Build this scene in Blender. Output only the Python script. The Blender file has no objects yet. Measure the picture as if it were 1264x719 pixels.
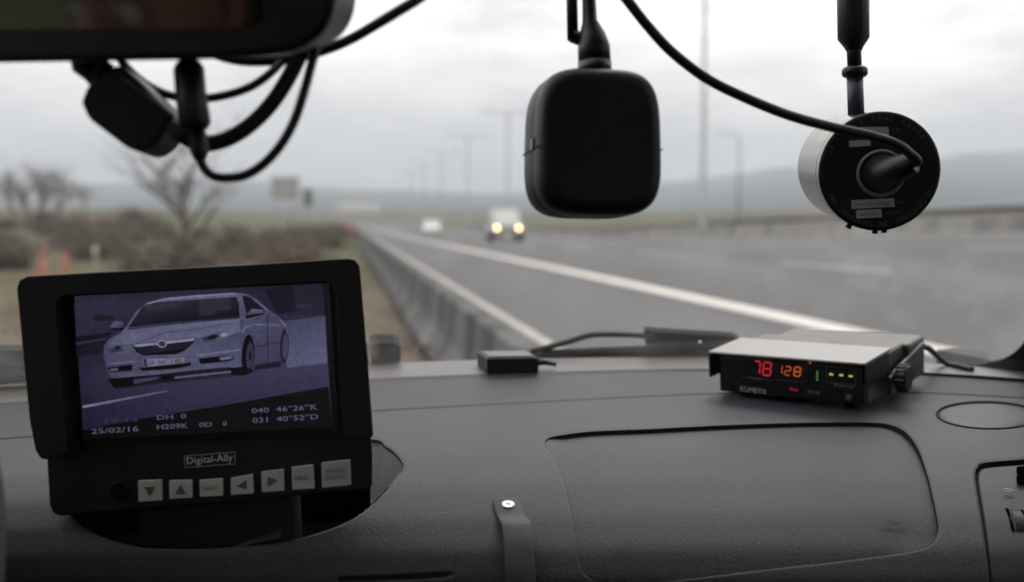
import bpy, bmesh, math, random
import numpy as np
from mathutils import Vector, Matrix, Euler
R = math.radians
random.seed(7)
scene = bpy.context.scene
COL = scene.collection

# ------------------------------------------------------------------ camera
W, H, F = 1264.0, 719.0, 1400.0            # picture size and focal length, in photo pixels
HOR = 271.0                                 # row of the horizon
EYE = 1.55                                  # eye height above the road
CAM = Vector((0, 0, EYE))
pitch = math.atan((H / 2 - HOR) / F)
cam_d = bpy.data.cameras.new('camera')
cam = bpy.data.objects.new('camera', cam_d)
COL.objects.link(cam)
cam.location = CAM
cam.rotation_euler = (R(90) - pitch, 0, 0)
cam_d.sensor_width = 36
cam_d.lens = 36 * F / W
cam_d.clip_start = 0.02
cam_d.clip_end = 20000
cam_d.dof.use_dof = True
cam_d.dof.focus_distance = 0.80
cam_d.dof.aperture_fstop = 5.3
scene.camera = cam
CR = Vector((1, 0, 0))
CF = Vector((0, math.cos(pitch), -math.sin(pitch)))
CU = CR.cross(CF)

# ------------------------------------------------------------------ sky, sun, exposure
SUN_EL, SUN_AZ = 48.0, 20.0                 # azimuth clockwise from straight ahead
world = bpy.data.worlds.new('World')
scene.world = world
world.use_nodes = True
wn = world.node_tree.nodes
wl = world.node_tree.links
wn.clear()
w_out = wn.new('ShaderNodeOutputWorld')
w_bg = wn.new('ShaderNodeBackground')
w_sky = wn.new('ShaderNodeTexSky')
w_sky.sky_type = 'NISHITA'
w_sky.sun_disc = False
w_sky.sun_elevation = R(SUN_EL)
w_sky.sun_rotation = R(SUN_AZ)
w_sky.dust_density = 4.0
w_tc = wn.new('ShaderNodeTexCoord')
w_sep = wn.new('ShaderNodeSeparateXYZ')
wl.new(w_tc.outputs['Generated'], w_sep.inputs[0])
w_map = wn.new('ShaderNodeMapping')
w_map.inputs['Scale'].default_value = (1.0, 1.0, 4.5)
w_map.inputs['Location'].default_value = (0.35, 0.2, 0.1)
wl.new(w_tc.outputs['Generated'], w_map.inputs[0])
w_noise = wn.new('ShaderNodeTexNoise')
w_noise.inputs['Scale'].default_value = 5.5
w_noise.inputs['Detail'].default_value = 5.0
w_noise.inputs['Roughness'].default_value = 0.6
wl.new(w_map.outputs[0], w_noise.inputs['Vector'])
w_el = wn.new('ShaderNodeMapRange')         # overcast layer: greyer towards the horizon
w_el.inputs['From Min'].default_value = 0.0
w_el.inputs['From Max'].default_value = 0.165
wl.new(w_sep.outputs[2], w_el.inputs['Value'])
w_rampe = wn.new('ShaderNodeValToRGB')
w_rampe.color_ramp.elements[0].position = 0.0
w_rampe.color_ramp.elements[0].color = (9.4, 9.1, 9.0, 1)
w_rampe.color_ramp.elements[1].position = 1.0
w_rampe.color_ramp.elements[1].color = (19.0, 18.0, 17.0, 1)
wl.new(w_el.outputs[0], w_rampe.inputs[0])
w_rampc = wn.new('ShaderNodeValToRGB')      # cloud lumps
w_rampc.color_ramp.elements[0].position = 0.33
w_rampc.color_ramp.elements[0].color = (0.60, 0.605, 0.615, 1)
w_rampc.color_ramp.elements[1].position = 0.66
w_rampc.color_ramp.elements[1].color = (1.25, 1.24, 1.22, 1)
wl.new(w_noise.outputs['Fac'], w_rampc.inputs[0])
w_mul = wn.new('ShaderNodeMixRGB')
w_mul.blend_type = 'MULTIPLY'
w_mul.inputs[0].default_value = 1.0
wl.new(w_rampe.outputs[0], w_mul.inputs[1])
wl.new(w_rampc.outputs[0], w_mul.inputs[2])
w_mix = wn.new('ShaderNodeMixRGB')
w_mix.inputs[0].default_value = 0.94        # almost closed cloud cover over the blue
wl.new(w_sky.outputs[0], w_mix.inputs[1])
wl.new(w_mul.outputs[0], w_mix.inputs[2])
wl.new(w_mix.outputs[0], w_bg.inputs['Color'])
w_bg.inputs['Strength'].default_value = 0.12
wl.new(w_bg.outputs[0], w_out.inputs['Surface'])

sun_d = bpy.data.lights.new('sun', 'SUN')
sun_d.energy = 0.9
sun_d.angle = R(18)
sun_d.color = (1.0, 0.96, 0.9)
sun = bpy.data.objects.new('sun', sun_d)
COL.objects.link(sun)
sdir = Vector((math.sin(R(SUN_AZ)) * math.cos(R(SUN_EL)), math.cos(R(SUN_AZ)) * math.cos(R(SUN_EL)), math.sin(R(SUN_EL))))
sun.rotation_euler = sdir.to_track_quat('Z', 'Y').to_euler()
sun.location = (0, 0, 30)

scene.view_settings.view_transform = 'Standard'
scene.view_settings.look = 'None'
scene.view_settings.exposure = 0.0
scene.view_settings.gamma = 1.0
scene.render.engine = 'CYCLES'
scene.cycles.use_denoising = True
scene.cycles.max_bounces = 6
scene.cycles.diffuse_bounces = 3
scene.cycles.transparent_max_bounces = 24
scene.cycles.sample_clamp_indirect = 6.0

# ------------------------------------------------------------------ helpers: points
def ray(px, py):
    return CF + CR * ((px - W / 2) / F) + CU * ((H / 2 - py) / F)

def P(px, py, d):                            # point seen at a pixel, d metres along the optical axis
    return CAM + ray(px, py) * d

def frame(o, x, y):
    x = Vector(x).normalized()
    z = x.cross(Vector(y)).normalized()
    y = z.cross(x)
    m = Matrix((x, y, z)).transposed().to_4x4()
    m.translation = o
    return m

def on(M, px, py, z=0.0):                    # where the sight line meets the plane z of a thing's own frame
    Mi = M.inverted()
    o = Mi @ CAM
    d = Mi.to_3x3() @ ray(px, py)
    t = (z - o.z) / d.z
    return o + d * t

ROADYAW = math.atan((W / 2 - 425) / F)       # the road runs this much to the left of the camera's view
RF = Vector((-math.sin(ROADYAW), math.cos(ROADYAW), 0))
RQ = Vector((math.cos(ROADYAW), math.sin(ROADYAW), 0))

def rd(x, d, z=0.0):                         # road frame: x metres to the right, d metres ahead
    return RQ * x + RF * d + Vector((0, 0, z))

def smooth(a, b, t):
    t = min(1, max(0, (t - a) / (b - a)))
    return t * t * (3 - 2 * t)

def catmull(pts, n=8, closed=False):
    pts = [Vector(p) for p in pts]
    out = []
    m = len(pts)
    rng = range(m) if closed else range(m - 1)
    for i in rng:
        if closed:
            p0, p1, p2, p3 = pts[(i - 1) % m], pts[i], pts[(i + 1) % m], pts[(i + 2) % m]
        else:
            p0 = pts[max(i - 1, 0)]; p1 = pts[i]; p2 = pts[i + 1]; p3 = pts[min(i + 2, m - 1)]
        for k in range(n):
            t = k / n
            out.append(0.5 * ((2 * p1) + (p2 - p0) * t + (2 * p0 - 5 * p1 + 4 * p2 - p3) * t * t + (3 * p1 - p0 - 3 * p2 + p3) * t ** 3))
    if not closed:
        out.append(pts[-1])
    return out

# ------------------------------------------------------------------ helpers: materials
def srgb(r, g, b):
    f = lambda c: (c / 12.92 if c <= 0.04045 else ((c + 0.055) / 1.055) ** 2.4)
    return (f(r / 255), f(g / 255), f(b / 255), 1)

def mat(name, col, rough=0.5, metal=0.0, spec=0.5, var=0.0, vscale=30.0, bump=0.0, bscale=200.0, col2=None, stretch=None, detail=3.0):
    m = bpy.data.materials.new(name)
    m.use_nodes = True
    n = m.node_tree.nodes
    l = m.node_tree.links
    b = n['Principled BSDF']
    c = tuple(col) if len(col) == 4 else tuple(col) + (1,)
    b.inputs['Base Color'].default_value = c
    b.inputs['Roughness'].default_value = rough
    b.inputs['Metallic'].default_value = metal
    b.inputs['Specular IOR Level'].default_value = spec
    tc = n.new('ShaderNodeTexCoord')
    src = tc.outputs['Object']
    if stretch:
        mp = n.new('ShaderNodeMapping')
        mp.inputs['Scale'].default_value = stretch
        l.new(src, mp.inputs[0])
        src = mp.outputs[0]
    if var or col2:
        t = n.new('ShaderNodeTexNoise')
        t.inputs['Scale'].default_value = vscale
        t.inputs['Detail'].default_value = detail
        l.new(src, t.inputs['Vector'])
        r = n.new('ShaderNodeValToRGB')
        r.color_ramp.elements[0].position = 0.35
        r.color_ramp.elements[1].position = 0.65
        if col2:
            r.color_ramp.elements[0].color = c
            r.color_ramp.elements[1].color = tuple(col2)[:3] + (1,)
        else:
            r.color_ramp.elements[0].color = tuple(x * (1 - var) for x in c[:3]) + (1,)
            r.color_ramp.elements[1].color = tuple(min(1, x * (1 + var)) for x in c[:3]) + (1,)
        l.new(t.outputs['Fac'], r.inputs[0])
        l.new(r.outputs[0], b.inputs['Base Color'])
        mr = n.new('ShaderNodeMapRange')
        mr.inputs['To Min'].default_value = max(0.02, rough - 0.08)
        mr.inputs['To Max'].default_value = min(1, rough + 0.08)
        l.new(t.outputs['Fac'], mr.inputs['Value'])
        l.new(mr.outputs[0], b.inputs['Roughness'])
    if bump:
        t = n.new('ShaderNodeTexNoise')
        t.inputs['Scale'].default_value = bscale
        t.inputs['Detail'].default_value = 4
        l.new(src, t.inputs['Vector'])
        bp = n.new('ShaderNodeBump')
        bp.inputs['Strength'].default_value = bump
        bp.inputs['Distance'].default_value = 1.0 / bscale
        l.new(t.outputs['Fac'], bp.inputs['Height'])
        l.new(bp.outputs[0], b.inputs['Normal'])
    return m

def emit(name, col, strength=1.0):
    m = bpy.data.materials.new(name)
    m.use_nodes = True
    b = m.node_tree.nodes['Principled BSDF']
    b.inputs['Base Color'].default_value = (0.01, 0.01, 0.01, 1)
    b.inputs['Emission Color'].default_value = col
    b.inputs['Emission Strength'].default_value = strength
    b.inputs['Roughness'].default_value = 0.3
    return m

M_ = {}
def speckle(m):                               # leather-like grain: fine light and dark pores, a few dust specks
    n = m.node_tree.nodes; l = m.node_tree.links
    b = n['Principled BSDF']
    src = b.inputs['Base Color'].links[0].from_socket
    tc = n.new('ShaderNodeTexCoord')
    t = n.new('ShaderNodeTexNoise'); t.inputs['Scale'].default_value = 620; t.inputs['Detail'].default_value = 3
    l.new(tc.outputs['Object'], t.inputs['Vector'])
    r = n.new('ShaderNodeMapRange'); r.inputs['From Min'].default_value = 0.3; r.inputs['From Max'].default_value = 0.7
    r.inputs['To Min'].default_value = 0.74; r.inputs['To Max'].default_value = 1.26
    l.new(t.outputs['Fac'], r.inputs['Value'])
    mx = n.new('ShaderNodeVectorMath'); mx.operation = 'SCALE'
    l.new(src, mx.inputs[0]); l.new(r.outputs[0], mx.inputs['Scale'])
    v = n.new('ShaderNodeTexVoronoi'); v.inputs['Scale'].default_value = 55
    l.new(tc.outputs['Object'], v.inputs['Vector'])
    c = n.new('ShaderNodeMapRange'); c.inputs['From Min'].default_value = 0.035; c.inputs['From Max'].default_value = 0.02
    c.inputs['To Max'].default_value = 0.5
    l.new(v.outputs['Distance'], c.inputs['Value'])
    d = n.new('ShaderNodeMixRGB'); d.inputs[2].default_value = (0.25, 0.25, 0.25, 1)
    l.new(c.outputs[0], d.inputs[0]); l.new(mx.outputs[0], d.inputs[1])
    l.new(d.outputs[0], b.inputs['Base Color'])
M_['dash'] = mat('dash_plastic', (0.0330, 0.0355, 0.0470), 0.50, spec=0.27, var=0.10, vscale=9, bump=0.5, bscale=900, detail=5)
speckle(M_['dash'])
M_['panel'] = mat('airbag_plastic', (0.0315, 0.0340, 0.0450), 0.52, spec=0.27, var=0.10, vscale=9, bump=0.5, bscale=900, detail=5)
speckle(M_['panel'])
M_['ledge'] = mat('ledge_sheen_plastic', (0.085, 0.084, 0.088), 0.42, spec=0.5, var=0.08, vscale=12, bump=0.2, bscale=1100)  # paler than the dash: sky sheen on the ledge put into the colour
M_['speaker'] = mat('speaker_plastic', (0.032, 0.034, 0.043), 0.45, spec=0.28, var=0.1, vscale=20, bump=0.2, bscale=1200)
M_['gap'] = mat('gap_shadow_plastic', (0.02, 0.02, 0.021), 0.8, spec=0.05, var=0.1)
M_['vent'] = mat('vent_plastic', (0.031, 0.0328, 0.041), 0.5, spec=0.26, var=0.08, vscale=14, bump=0.4, bscale=1100)
M_['tray'] = mat('tray_rubber', (0.004, 0.004, 0.0045), 0.9, spec=0.0, var=0.1)
M_['black'] = mat('black_plastic', (0.006, 0.006, 0.0065), 0.46, spec=0.35, var=0.15, vscale=40, bump=0.25, bscale=1500)
M_['black2'] = mat('black_moulding', (0.007, 0.007, 0.0075), 0.36, spec=0.5, var=0.15, vscale=30, bump=0.15, bscale=1200)
M_['gloss'] = mat('black_bezel', (0.007, 0.007, 0.008), 0.22, spec=0.4, var=0.1)
M_['satin'] = mat('satin_black_metal', (0.035, 0.035, 0.038), 0.38, spec=0.6, var=0.1, vscale=60, bump=0.15, bscale=2500)
M_['visor'] = mat('visor_metal', (0.24, 0.24, 0.25), 0.34, metal=0.75, var=0.06, vscale=60, bump=0.1, bscale=2500)
M_['cable'] = mat('cable_rubber', (0.012, 0.012, 0.013), 0.45, spec=0.4, var=0.15, vscale=80)
M_['rubber'] = mat('wiper_rubber', (0.009, 0.009, 0.010), 0.7, spec=0.15, var=0.2)
M_['wiperm'] = mat('wiper_metal', (0.012, 0.0125, 0.014), 0.45, spec=0.3, var=0.15, vscale=80)
M_['steel'] = mat('polished_steel', (0.085, 0.085, 0.087), 0.18, metal=1.0, var=0.06, vscale=12)
M_['rivet'] = mat('rivet_metal', (0.75, 0.76, 0.8), 0.28, metal=1.0, var=0.05)
M_['button'] = mat('button_rubber', (0.42, 0.41, 0.39), 0.6, var=0.06, vscale=200)
M_['ink'] = mat('button_print', (0.07, 0.07, 0.09), 0.6, var=0.05)
M_['white'] = mat('white_print', (0.62, 0.62, 0.62), 0.6, var=0.05)
M_['grey'] = mat('grey_print', (0.20, 0.20, 0.205), 0.6, var=0.05)
M_['dimgrey'] = mat('dim_print', (0.09, 0.09, 0.095), 0.6, var=0.05)
M_['label'] = mat('pale_label', (0.46, 0.455, 0.45), 0.55, var=0.08, vscale=300)
M_['strap'] = mat('strap_leather', (0.035, 0.035, 0.038), 0.62, var=0.12, vscale=60, bump=0.35, bscale=700)
M_['trim'] = mat('pillar_trim', (0.13, 0.13, 0.135), 0.65, var=0.08, vscale=40, bump=0.3, bscale=900)
M_['headliner'] = mat('headliner_felt', (0.42, 0.42, 0.41), 0.95, var=0.06, vscale=30, bump=0.3, bscale=600)
M_['lining'] = mat('cabin_lining', (0.05, 0.05, 0.052), 0.9, var=0.15, vscale=30, bump=0.3, bscale=600)
M_['frit'] = mat('glass_frit', (0.006, 0.006, 0.006), 0.5, var=0.1)
M_['paper'] = mat('paper', (0.3, 0.3, 0.3), 0.7, var=0.05)
M_['mirror'] = mat('mirror_glass', (0.13, 0.13, 0.135), 0.04, metal=1.0, var=0.03, vscale=4)

# ------------------------------------------------------------------ helpers: meshes
class MB:
    def __init__(s):
        s.v = []; s.f = []; s.sm = []

    def add(s, vs, fs, smooth=False):
        b = len(s.v)
        s.v += [tuple(v) for v in vs]
        s.f += [tuple(i + b for i in f) for f in fs]
        s.sm += [smooth] * len(fs)
        return s

    def box(s, lo, hi, M=None):
        (x0, y0, z0), (x1, y1, z1) = lo, hi
        vs = [Vector(p) for p in ((x0, y0, z0), (x1, y0, z0), (x1, y1, z0), (x0, y1, z0), (x0, y0, z1), (x1, y0, z1), (x1, y1, z1), (x0, y1, z1))]
        if M:
            vs = [M @ v for v in vs]
        return s.add(vs, [(0, 3, 2, 1), (4, 5, 6, 7), (0, 1, 5, 4), (1, 2, 6, 5), (2, 3, 7, 6), (3, 0, 4, 7)])

    def tube(s, pts, rad, n=12, cap=True, flat=1.0, up=None):
        pts = [Vector(p) for p in pts]
        k = len(pts)
        rads = list(rad) if hasattr(rad, '__len__') else [rad] * k
        t0 = (pts[1] - pts[0]).normalized()
        a = Vector(up) if up is not None else Vector((0, 0, 1))
        if abs(t0.dot(a)) > 0.95:
            a = Vector((0, 1, 0))
        a = (a - t0 * a.dot(t0)).normalized()
        vs = []
        for i in range(k):
            t = (pts[min(i + 1, k - 1)] - pts[max(i - 1, 0)]).normalized()
            a = (a - t * a.dot(t)).normalized()
            b = t.cross(a)
            for j in range(n):
                w = 2 * math.pi * j / n
                vs.append(pts[i] + a * math.cos(w) * rads[i] + b * math.sin(w) * rads[i] * flat)
        fs = []
        for i in range(k - 1):
            for j in range(n):
                j2 = (j + 1) % n
                fs.append((i * n + j, i * n + j2, (i + 1) * n + j2, (i + 1) * n + j))
        s.add(vs, fs, True)
        if cap:
            b = len(s.v) - len(vs)
            s.f += [tuple(b + j for j in reversed(range(n))), tuple(b + (k - 1) * n + j for j in range(n))]
            s.sm += [False, False]
        return s

    def lathe(s, prof, n=32, M=None, sharp=True):      # (r, z) pairs about z
        M = M or Matrix()
        segs = [(prof[i], prof[i + 1]) for i in range(len(prof) - 1)]
        for (r0, z0), (r1, z1) in segs:
            vs = []; fs = []
            for j in range(n):
                w = 2 * math.pi * j / n
                c, d = math.cos(w), math.sin(w)
                vs += [M @ Vector((r0 * c, r0 * d, z0)), M @ Vector((r1 * c, r1 * d, z1))]
            for j in range(n):
                k = (j + 1) % n
                fs.append((2 * j, 2 * k, 2 * k + 1, 2 * j + 1))
            s.add(vs, fs, True)
        return s

    def prism(s, poly, z0, z1, M=None, bev=0.0, seg=2):
        bm = bmesh.new()
        lo = [bm.verts.new((p[0], p[1], z0)) for p in poly]
        hi = [bm.verts.new((p[0], p[1], z1)) for p in poly]
        bm.faces.new(list(reversed(lo)))
        bm.faces.new(hi)
        k = len(poly)
        for i in range(k):
            j = (i + 1) % k
            bm.faces.new((lo[i], lo[j], hi[j], hi[i]))
        bmesh.ops.recalc_face_normals(bm, faces=bm.faces)
        if bev:
            bmesh.ops.bevel(bm, geom=[e for e in bm.edges], offset=bev, segments=seg, profile=0.5, affect='EDGES', clamp_overlap=True)
        bm.verts.index_update()
        vs = [(M @ v.co) if M else v.co.copy() for v in bm.verts]
        s.add(vs, [tuple(v.index for v in f.verts) for f in bm.faces])
        bm.free()
        return s

    def rbox(s, lo, hi, bev, M=None, seg=3):
        poly = [(lo[0], lo[1]), (hi[0], lo[1]), (hi[0], hi[1]), (lo[0], hi[1])]
        return s.prism(poly, lo[2], hi[2], M, bev, seg)

    def quad(s, a, b, c, d):
        return s.add([a, b, c, d], [(0, 1, 2, 3)])

    def build(s, name, material, parent=None, M=None):
        me = bpy.data.meshes.new(name)
        me.from_pydata(s.v, [], s.f)
        me.polygons.foreach_set('use_smooth', s.sm)
        me.materials.append(M_[material] if isinstance(material, str) else material)
        me.update()
        o = bpy.data.objects.new(name, me)
        COL.objects.link(o)
        if parent:
            o.parent = parent
        elif M is not None:
            o.matrix_world = M
        return o

def tag(o, label=None, cat=None, group=None, kind=None):
    if label: o['label'] = label
    if cat: o['category'] = cat
    if group: o['group'] = group
    if kind: o['kind'] = kind
    return o

def thing(name, label, cat, M=None, group=None, kind=None):
    o = bpy.data.objects.new(name, None)
    COL.objects.link(o)
    o.empty_display_size = 0.05
    if M is not None:
        o.matrix_world = M
    return tag(o, label, cat, group, kind)

def copy_tree(o, parent=None):
    c = o.copy()
    COL.objects.link(c)
    if parent:
        c.parent = parent
    for ch in list(o.children):
        copy_tree(ch, c)
    return c

_tcache = {}
def text_geo(txt, font=None):                # flat letters, unit size, centred on x, baseline 0
    if txt not in _tcache:
        cu = bpy.data.curves.new('t', 'FONT')
        cu.body = txt
        cu.align_x = 'CENTER'
        cu.resolution_u = 2
        ob = bpy.data.objects.new('t', cu)
        COL.objects.link(ob)
        bpy.context.view_layer.update()
        dg = bpy.context.evaluated_depsgraph_get()
        me = bpy.data.meshes.new_from_object(ob.evaluated_get(dg))
        _tcache[txt] = ([v.co.copy() for v in me.vertices], [tuple(p.vertices) for p in me.polygons])
        bpy.data.objects.remove(ob)
        bpy.data.curves.remove(cu)
        bpy.data.meshes.remove(me)
    return _tcache[txt]

def put_text(mb, txt, a, b, h, z=None):      # letters on the line a -> b (left to right), h = cap height; plane = thing's xy
    vs, fs = text_geo(txt)
    a, b = Vector(a), Vector(b)
    x0 = min(v.x for v in vs); x1 = max(v.x for v in vs)
    ux = (b - a)
    L = ux.length
    ux.normalize()
    uy = Vector((-ux.y, ux.x, 0))
    k = L / (x1 - x0)
    mb.add([a + ux * ((v.x - x0) * k) + uy * (v.y * h / 0.69) for v in vs], fs)
    return mb
# ------------------------------------------------------------------ land, road
def sup(d):                                   # cross fall of the banked carriageway
    return float(np.interp(d, [0, 14, 30, 60, 80, 105], [0.085, 0.080, 0.068, 0.036, 0.012, 0.0]))

def roadz(x, d):
    return sup(max(d, 0)) * max(0.0, min(x, 19.5) - 1.5)

def landz(x, d):
    r = math.hypot(x, d)
    if x > 1.0:
        z = roadz(x, d) - 0.15 * (1 - smooth(19.6, 21.0, x))
        if x > 21:
            z += 3.0 * smooth(36, 90, x) * smooth(40, 220, r)
    elif x > 0.6:
        z = -0.15 * (x - 0.6) / 0.4
    else:
        z = 3.4 * smooth(-2, -30, x) * smooth(45, 230, r) + 0.12 * math.sin(x * 0.31 + d * 0.07) * smooth(-3, -12, x)
    far = smooth(440, 720, r)
    z = z * (1 - far) + far * 7.0
    return z * (1 - smooth(1200, 2600, r)) - 30 * smooth(3000, 4400, r)

mg = bpy.data.materials.new('field_ground')
mg.use_nodes = True
n = mg.node_tree.nodes; l = mg.node_tree.links
bs = n['Principled BSDF']
bs.inputs['Roughness'].default_value = 0.95
bs.inputs['Specular IOR Level'].default_value = 0.1
tc = n.new('ShaderNodeTexCoord')
def nz(scale, detail=5.0, rough=0.6, sx=1, sy=1):
    mp = n.new('ShaderNodeMapping'); mp.inputs['Scale'].default_value = (sx, sy, 1)
    l.new(tc.outputs['Object'], mp.inputs[0])
    t = n.new('ShaderNodeTexNoise'); t.inputs['Scale'].default_value = scale; t.inputs['Detail'].default_value = detail; t.inputs['Roughness'].default_value = rough
    l.new(mp.outputs[0], t.inputs['Vector'])
    return t.outputs['Fac']
def ramp(src, stops):
    r = n.new('ShaderNodeValToRGB')
    while len(r.color_ramp.elements) < len(stops): r.color_ramp.elements.new(0.5)
    for e, (p, c) in zip(r.color_ramp.elements, stops):
        e.position = p; e.color = tuple(c) + (1,)
    l.new(src, r.inputs[0])
    return r.outputs[0]
def mixc(f, a, b):
    m = n.new('ShaderNodeMixRGB'); l.new(f, m.inputs[0]); l.new(a, m.inputs[1]); l.new(b, m.inputs[2]); return m.outputs[0]
soil = ramp(nz(0.55, 7), [(0.3, (0.05, 0.040, 0.031)), (0.5, (0.105, 0.084, 0.066)), (0.72, (0.20, 0.168, 0.128))])
grass = ramp(nz(0.35, 7), [(0.3, (0.045, 0.058, 0.027)), (0.7, (0.10, 0.112, 0.055))])
patch = ramp(nz(0.018, 4, 0.5, 0.5, 1.4), [(0.42, (0, 0, 0)), (0.56, (1, 1, 1))])
l.new(mixc(patch, soil, grass), bs.inputs['Base Color'])
mb = MB()
rings = [0.0] + [3.0 * 1.085 ** k for k in range(92)]
rings = [r for r in rings if r < 4500] + [4500]
NA = 240
vs = []; fs = []
for i, r in enumerate(rings):
    for j in range(NA):
        a = 2 * math.pi * j / NA
        x, d = r * math.sin(a), r * math.cos(a)
        vs.append(rd(x, d, landz(x, d)))
for i in range(len(rings) - 1):
    for j in range(NA):
        k = (j + 1) % NA
        if i == 0:
            fs.append((j, (i + 1) * NA + k, (i + 1) * NA + j))
        else:
            fs.append((i * NA + j, i * NA + k, (i + 1) * NA + k, (i + 1) * NA + j))
mb.add(vs, fs, True)
tag(mb.build('ground', mg), 'brown and green verge and fields beside the highway', None, None, 'structure')

M_['asphalt'] = mat('asphalt', (0.094, 0.096, 0.103), 0.8, spec=0.25, var=0.22, vscale=0.45, stretch=(1, 0.12, 1), bump=0.4, bscale=60, detail=8)
M_['greypaint'] = mat('grey_road_paint', (0.40, 0.40, 0.39), 0.75, var=0.3, vscale=4)
M_['wornpaint'] = mat('worn_road_paint', (0.30, 0.30, 0.29), 0.75, var=0.25, vscale=5)
M_['paint'] = mat('road_paint', (0.62, 0.61, 0.59), 0.7, var=0.12, vscale=3)
dl = [-12] + [k * 2.0 for k in range(-5, 60)] + [120 + k * 10 for k in range(0, 33)]
def ribbon(xs, ds, lift):
    m = MB(); vs = []; fs = []
    for d in ds:
        for x in xs:
            vs.append(rd(x, d, roadz(x, d) + lift))
    k = len(xs)
    for i in range(len(ds) - 1):
        for j in range(k - 1):
            fs.append((i * k + j, i * k + j + 1, (i + 1) * k + j + 1, (i + 1) * k + j))
    return m.add(vs, fs, True)
road = tag(ribbon([1.35 + k * 1.13 for k in range(17)], dl, 0).build('road', 'asphalt'), 'grey asphalt carriageway of the highway', None, None, 'structure')
ribbon([5.31, 5.61], dl, 0.006).build('edge_line', 'paint', road)
ribbon([2.32, 2.45], dl, 0.006).build('edge_line', 'greypaint', road)
ribbon([18.35, 18.5], dl, 0.006).build('edge_line', 'paint', road)
for xl in (9.6, 14.0):
    for k in range(-1, 26):
        d0 = 18.8 + 12.5 * k
        ribbon([xl - 0.09, xl + 0.09], [d0, d0 + 2.6, d0 + 5.2], 0.006).build('lane_dash', 'wornpaint', road)

# hills behind
mh = bpy.data.materials.new('far_hills')
mh.use_nodes = True
n = mh.node_tree.nodes; l = mh.node_tree.links
bs = n['Principled BSDF']; bs.inputs['Roughness'].default_value = 1.0; bs.inputs['Specular IOR Level'].default_value = 0.0
tc = n.new('ShaderNodeTexCoord')
l.new(ramp(nz(0.006, 6, 0.6, 1, 1), [(0.35, (0.026, 0.032, 0.034)), (0.55, (0.042, 0.048, 0.042)), (0.7, (0.07, 0.07, 0.055))]), bs.inputs['Base Color'])
hp = [-2600, -1200, -400, 0, 230, 450, 620, 760, 860, 1000, 1120, 1264, 1500, 2200, 3800]
hh = [60, 50, 40, 44, 46, 38, 36, 38, 48, 64, 76, 84, 90, 70, 60]
rows = [(900, 0.0), (1300, 0.10), (1800, 0.34), (2300, 0.62), (2700, 0.86), (3000, 1.0), (3300, 0.85), (3800, 0.3), (4300, -0.1)]
vs = []; fs = []
NP = 170
for (d, k) in rows:
    for j in range(NP):
        px = -2600 + 6400 * j / (NP - 1)
        a = math.atan((px - W / 2) / F)
        top = np.interp(px, hp, hh) * 3000 / F * math.cos(a)
        wob = 1 + 0.09 * math.sin(px * 0.011 + d * 0.0017) + 0.06 * math.sin(px * 0.027 + d * 0.004 + 1.3) + 0.03 * math.sin(px * 0.083 + d * 0.01)
        vs.append((math.sin(a) * d, math.cos(a) * d, EYE * k + top * k * wob - (6 if k == 0 else 0)))
for i in range(len(rows) - 1):
    for j in range(NP - 1):
        fs.append((i * NP + j, i * NP + j + 1, (i + 1) * NP + j + 1, (i + 1) * NP + j))
tag(MB().add(vs, fs, True).build('hills', mh), 'long blue grey hills along the horizon', None, None, 'structure')

# air between: one closed box round everything
mz = bpy.data.materials.new('haze_air')
mz.use_nodes = True
n = mz.node_tree.nodes; l = mz.node_tree.links
n.remove(n['Principled BSDF'])
pv = n.new('ShaderNodeVolumePrincipled')
pv.inputs['Color'].default_value = (0.80, 0.885, 1.0, 1)
pv.inputs['Density'].default_value = 0.00056
pv.inputs['Anisotropy'].default_value = 0.0
l.new(pv.outputs[0], n['Material Output'].inputs['Volume'])
hz = MB().box((-4700, -4700, -40), (4700, 4700, 330)).build('haze', mz)
tag(hz, 'thin pale haze lying over the whole valley', None, None, 'stuff')

# ------------------------------------------------------------------ concrete barrier between the verge and the road
M_['concrete'] = mat('barrier_concrete', (0.050, 0.052, 0.055), 0.9, spec=0.1, col2=(0.145, 0.147, 0.15), vscale=1.7, stretch=(1, 0.5, 1), bump=0.4, bscale=40, detail=8)
prof = [(x_, z_ * 0.85) for x_, z_ in [(-0.30, 0), (0.30, 0), (0.30, 0.08), (0.135, 0.33), (0.078, 0.80), (-0.078, 0.80), (-0.135, 0.33), (-0.30, 0.08)]]
proto = None
for k in range(58):
    d0 = -2.0 + 3.05 * k
    M = frame(rd(1.22, d0), RQ, (0, 0, 1))       # x across, y up, z back along the road
    if proto is None:
        mb = MB().prism(prof, -3.0, 0.0, None, 0.012, 2)
        proto = mb.build('concrete_barrier', 'concrete')
        o = proto
    else:
        o = proto.copy()
        COL.objects.link(o)
    o.matrix_world = M
    tag(o, 'grey concrete barrier block in the row dividing the verge from the road', 'barrier', 'concrete barrier blocks along the road')

# ------------------------------------------------------------------ median guard rail
M_['galv'] = mat('galvanised_steel', (0.30, 0.31, 0.32), 0.55, metal=0.3, var=0.15, vscale=3)
M_['railm'] = mat('rail_steel', (0.05, 0.05, 0.052), 0.6, metal=0.2, var=0.15, vscale=2)
M_['kerbpale'] = mat('pale_concrete', (0.17, 0.17, 0.17), 0.9, spec=0.1, col2=(0.30, 0.298, 0.29), vscale=0.8, stretch=(1, 1, 0.3))
gt = thing('guard_rail', 'long dark steel guard rail along the far side of the road', 'guard rail', frame(rd(19.2, 0), RQ, RF))
ds = [6 + 4 * k for k in range(44)]
wprof = [(-0.03, 0.74), (0.02, 0.73), (0.03, 0.69), (-0.02, 0.66), (-0.02, 0.64), (0.03, 0.61), (0.02, 0.57), (-0.03, 0.56), (-0.045, 0.56), (-0.035, 0.65), (-0.045, 0.74)]
mb = MB(); vs = []; fs = []
k = len(wprof)
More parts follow.
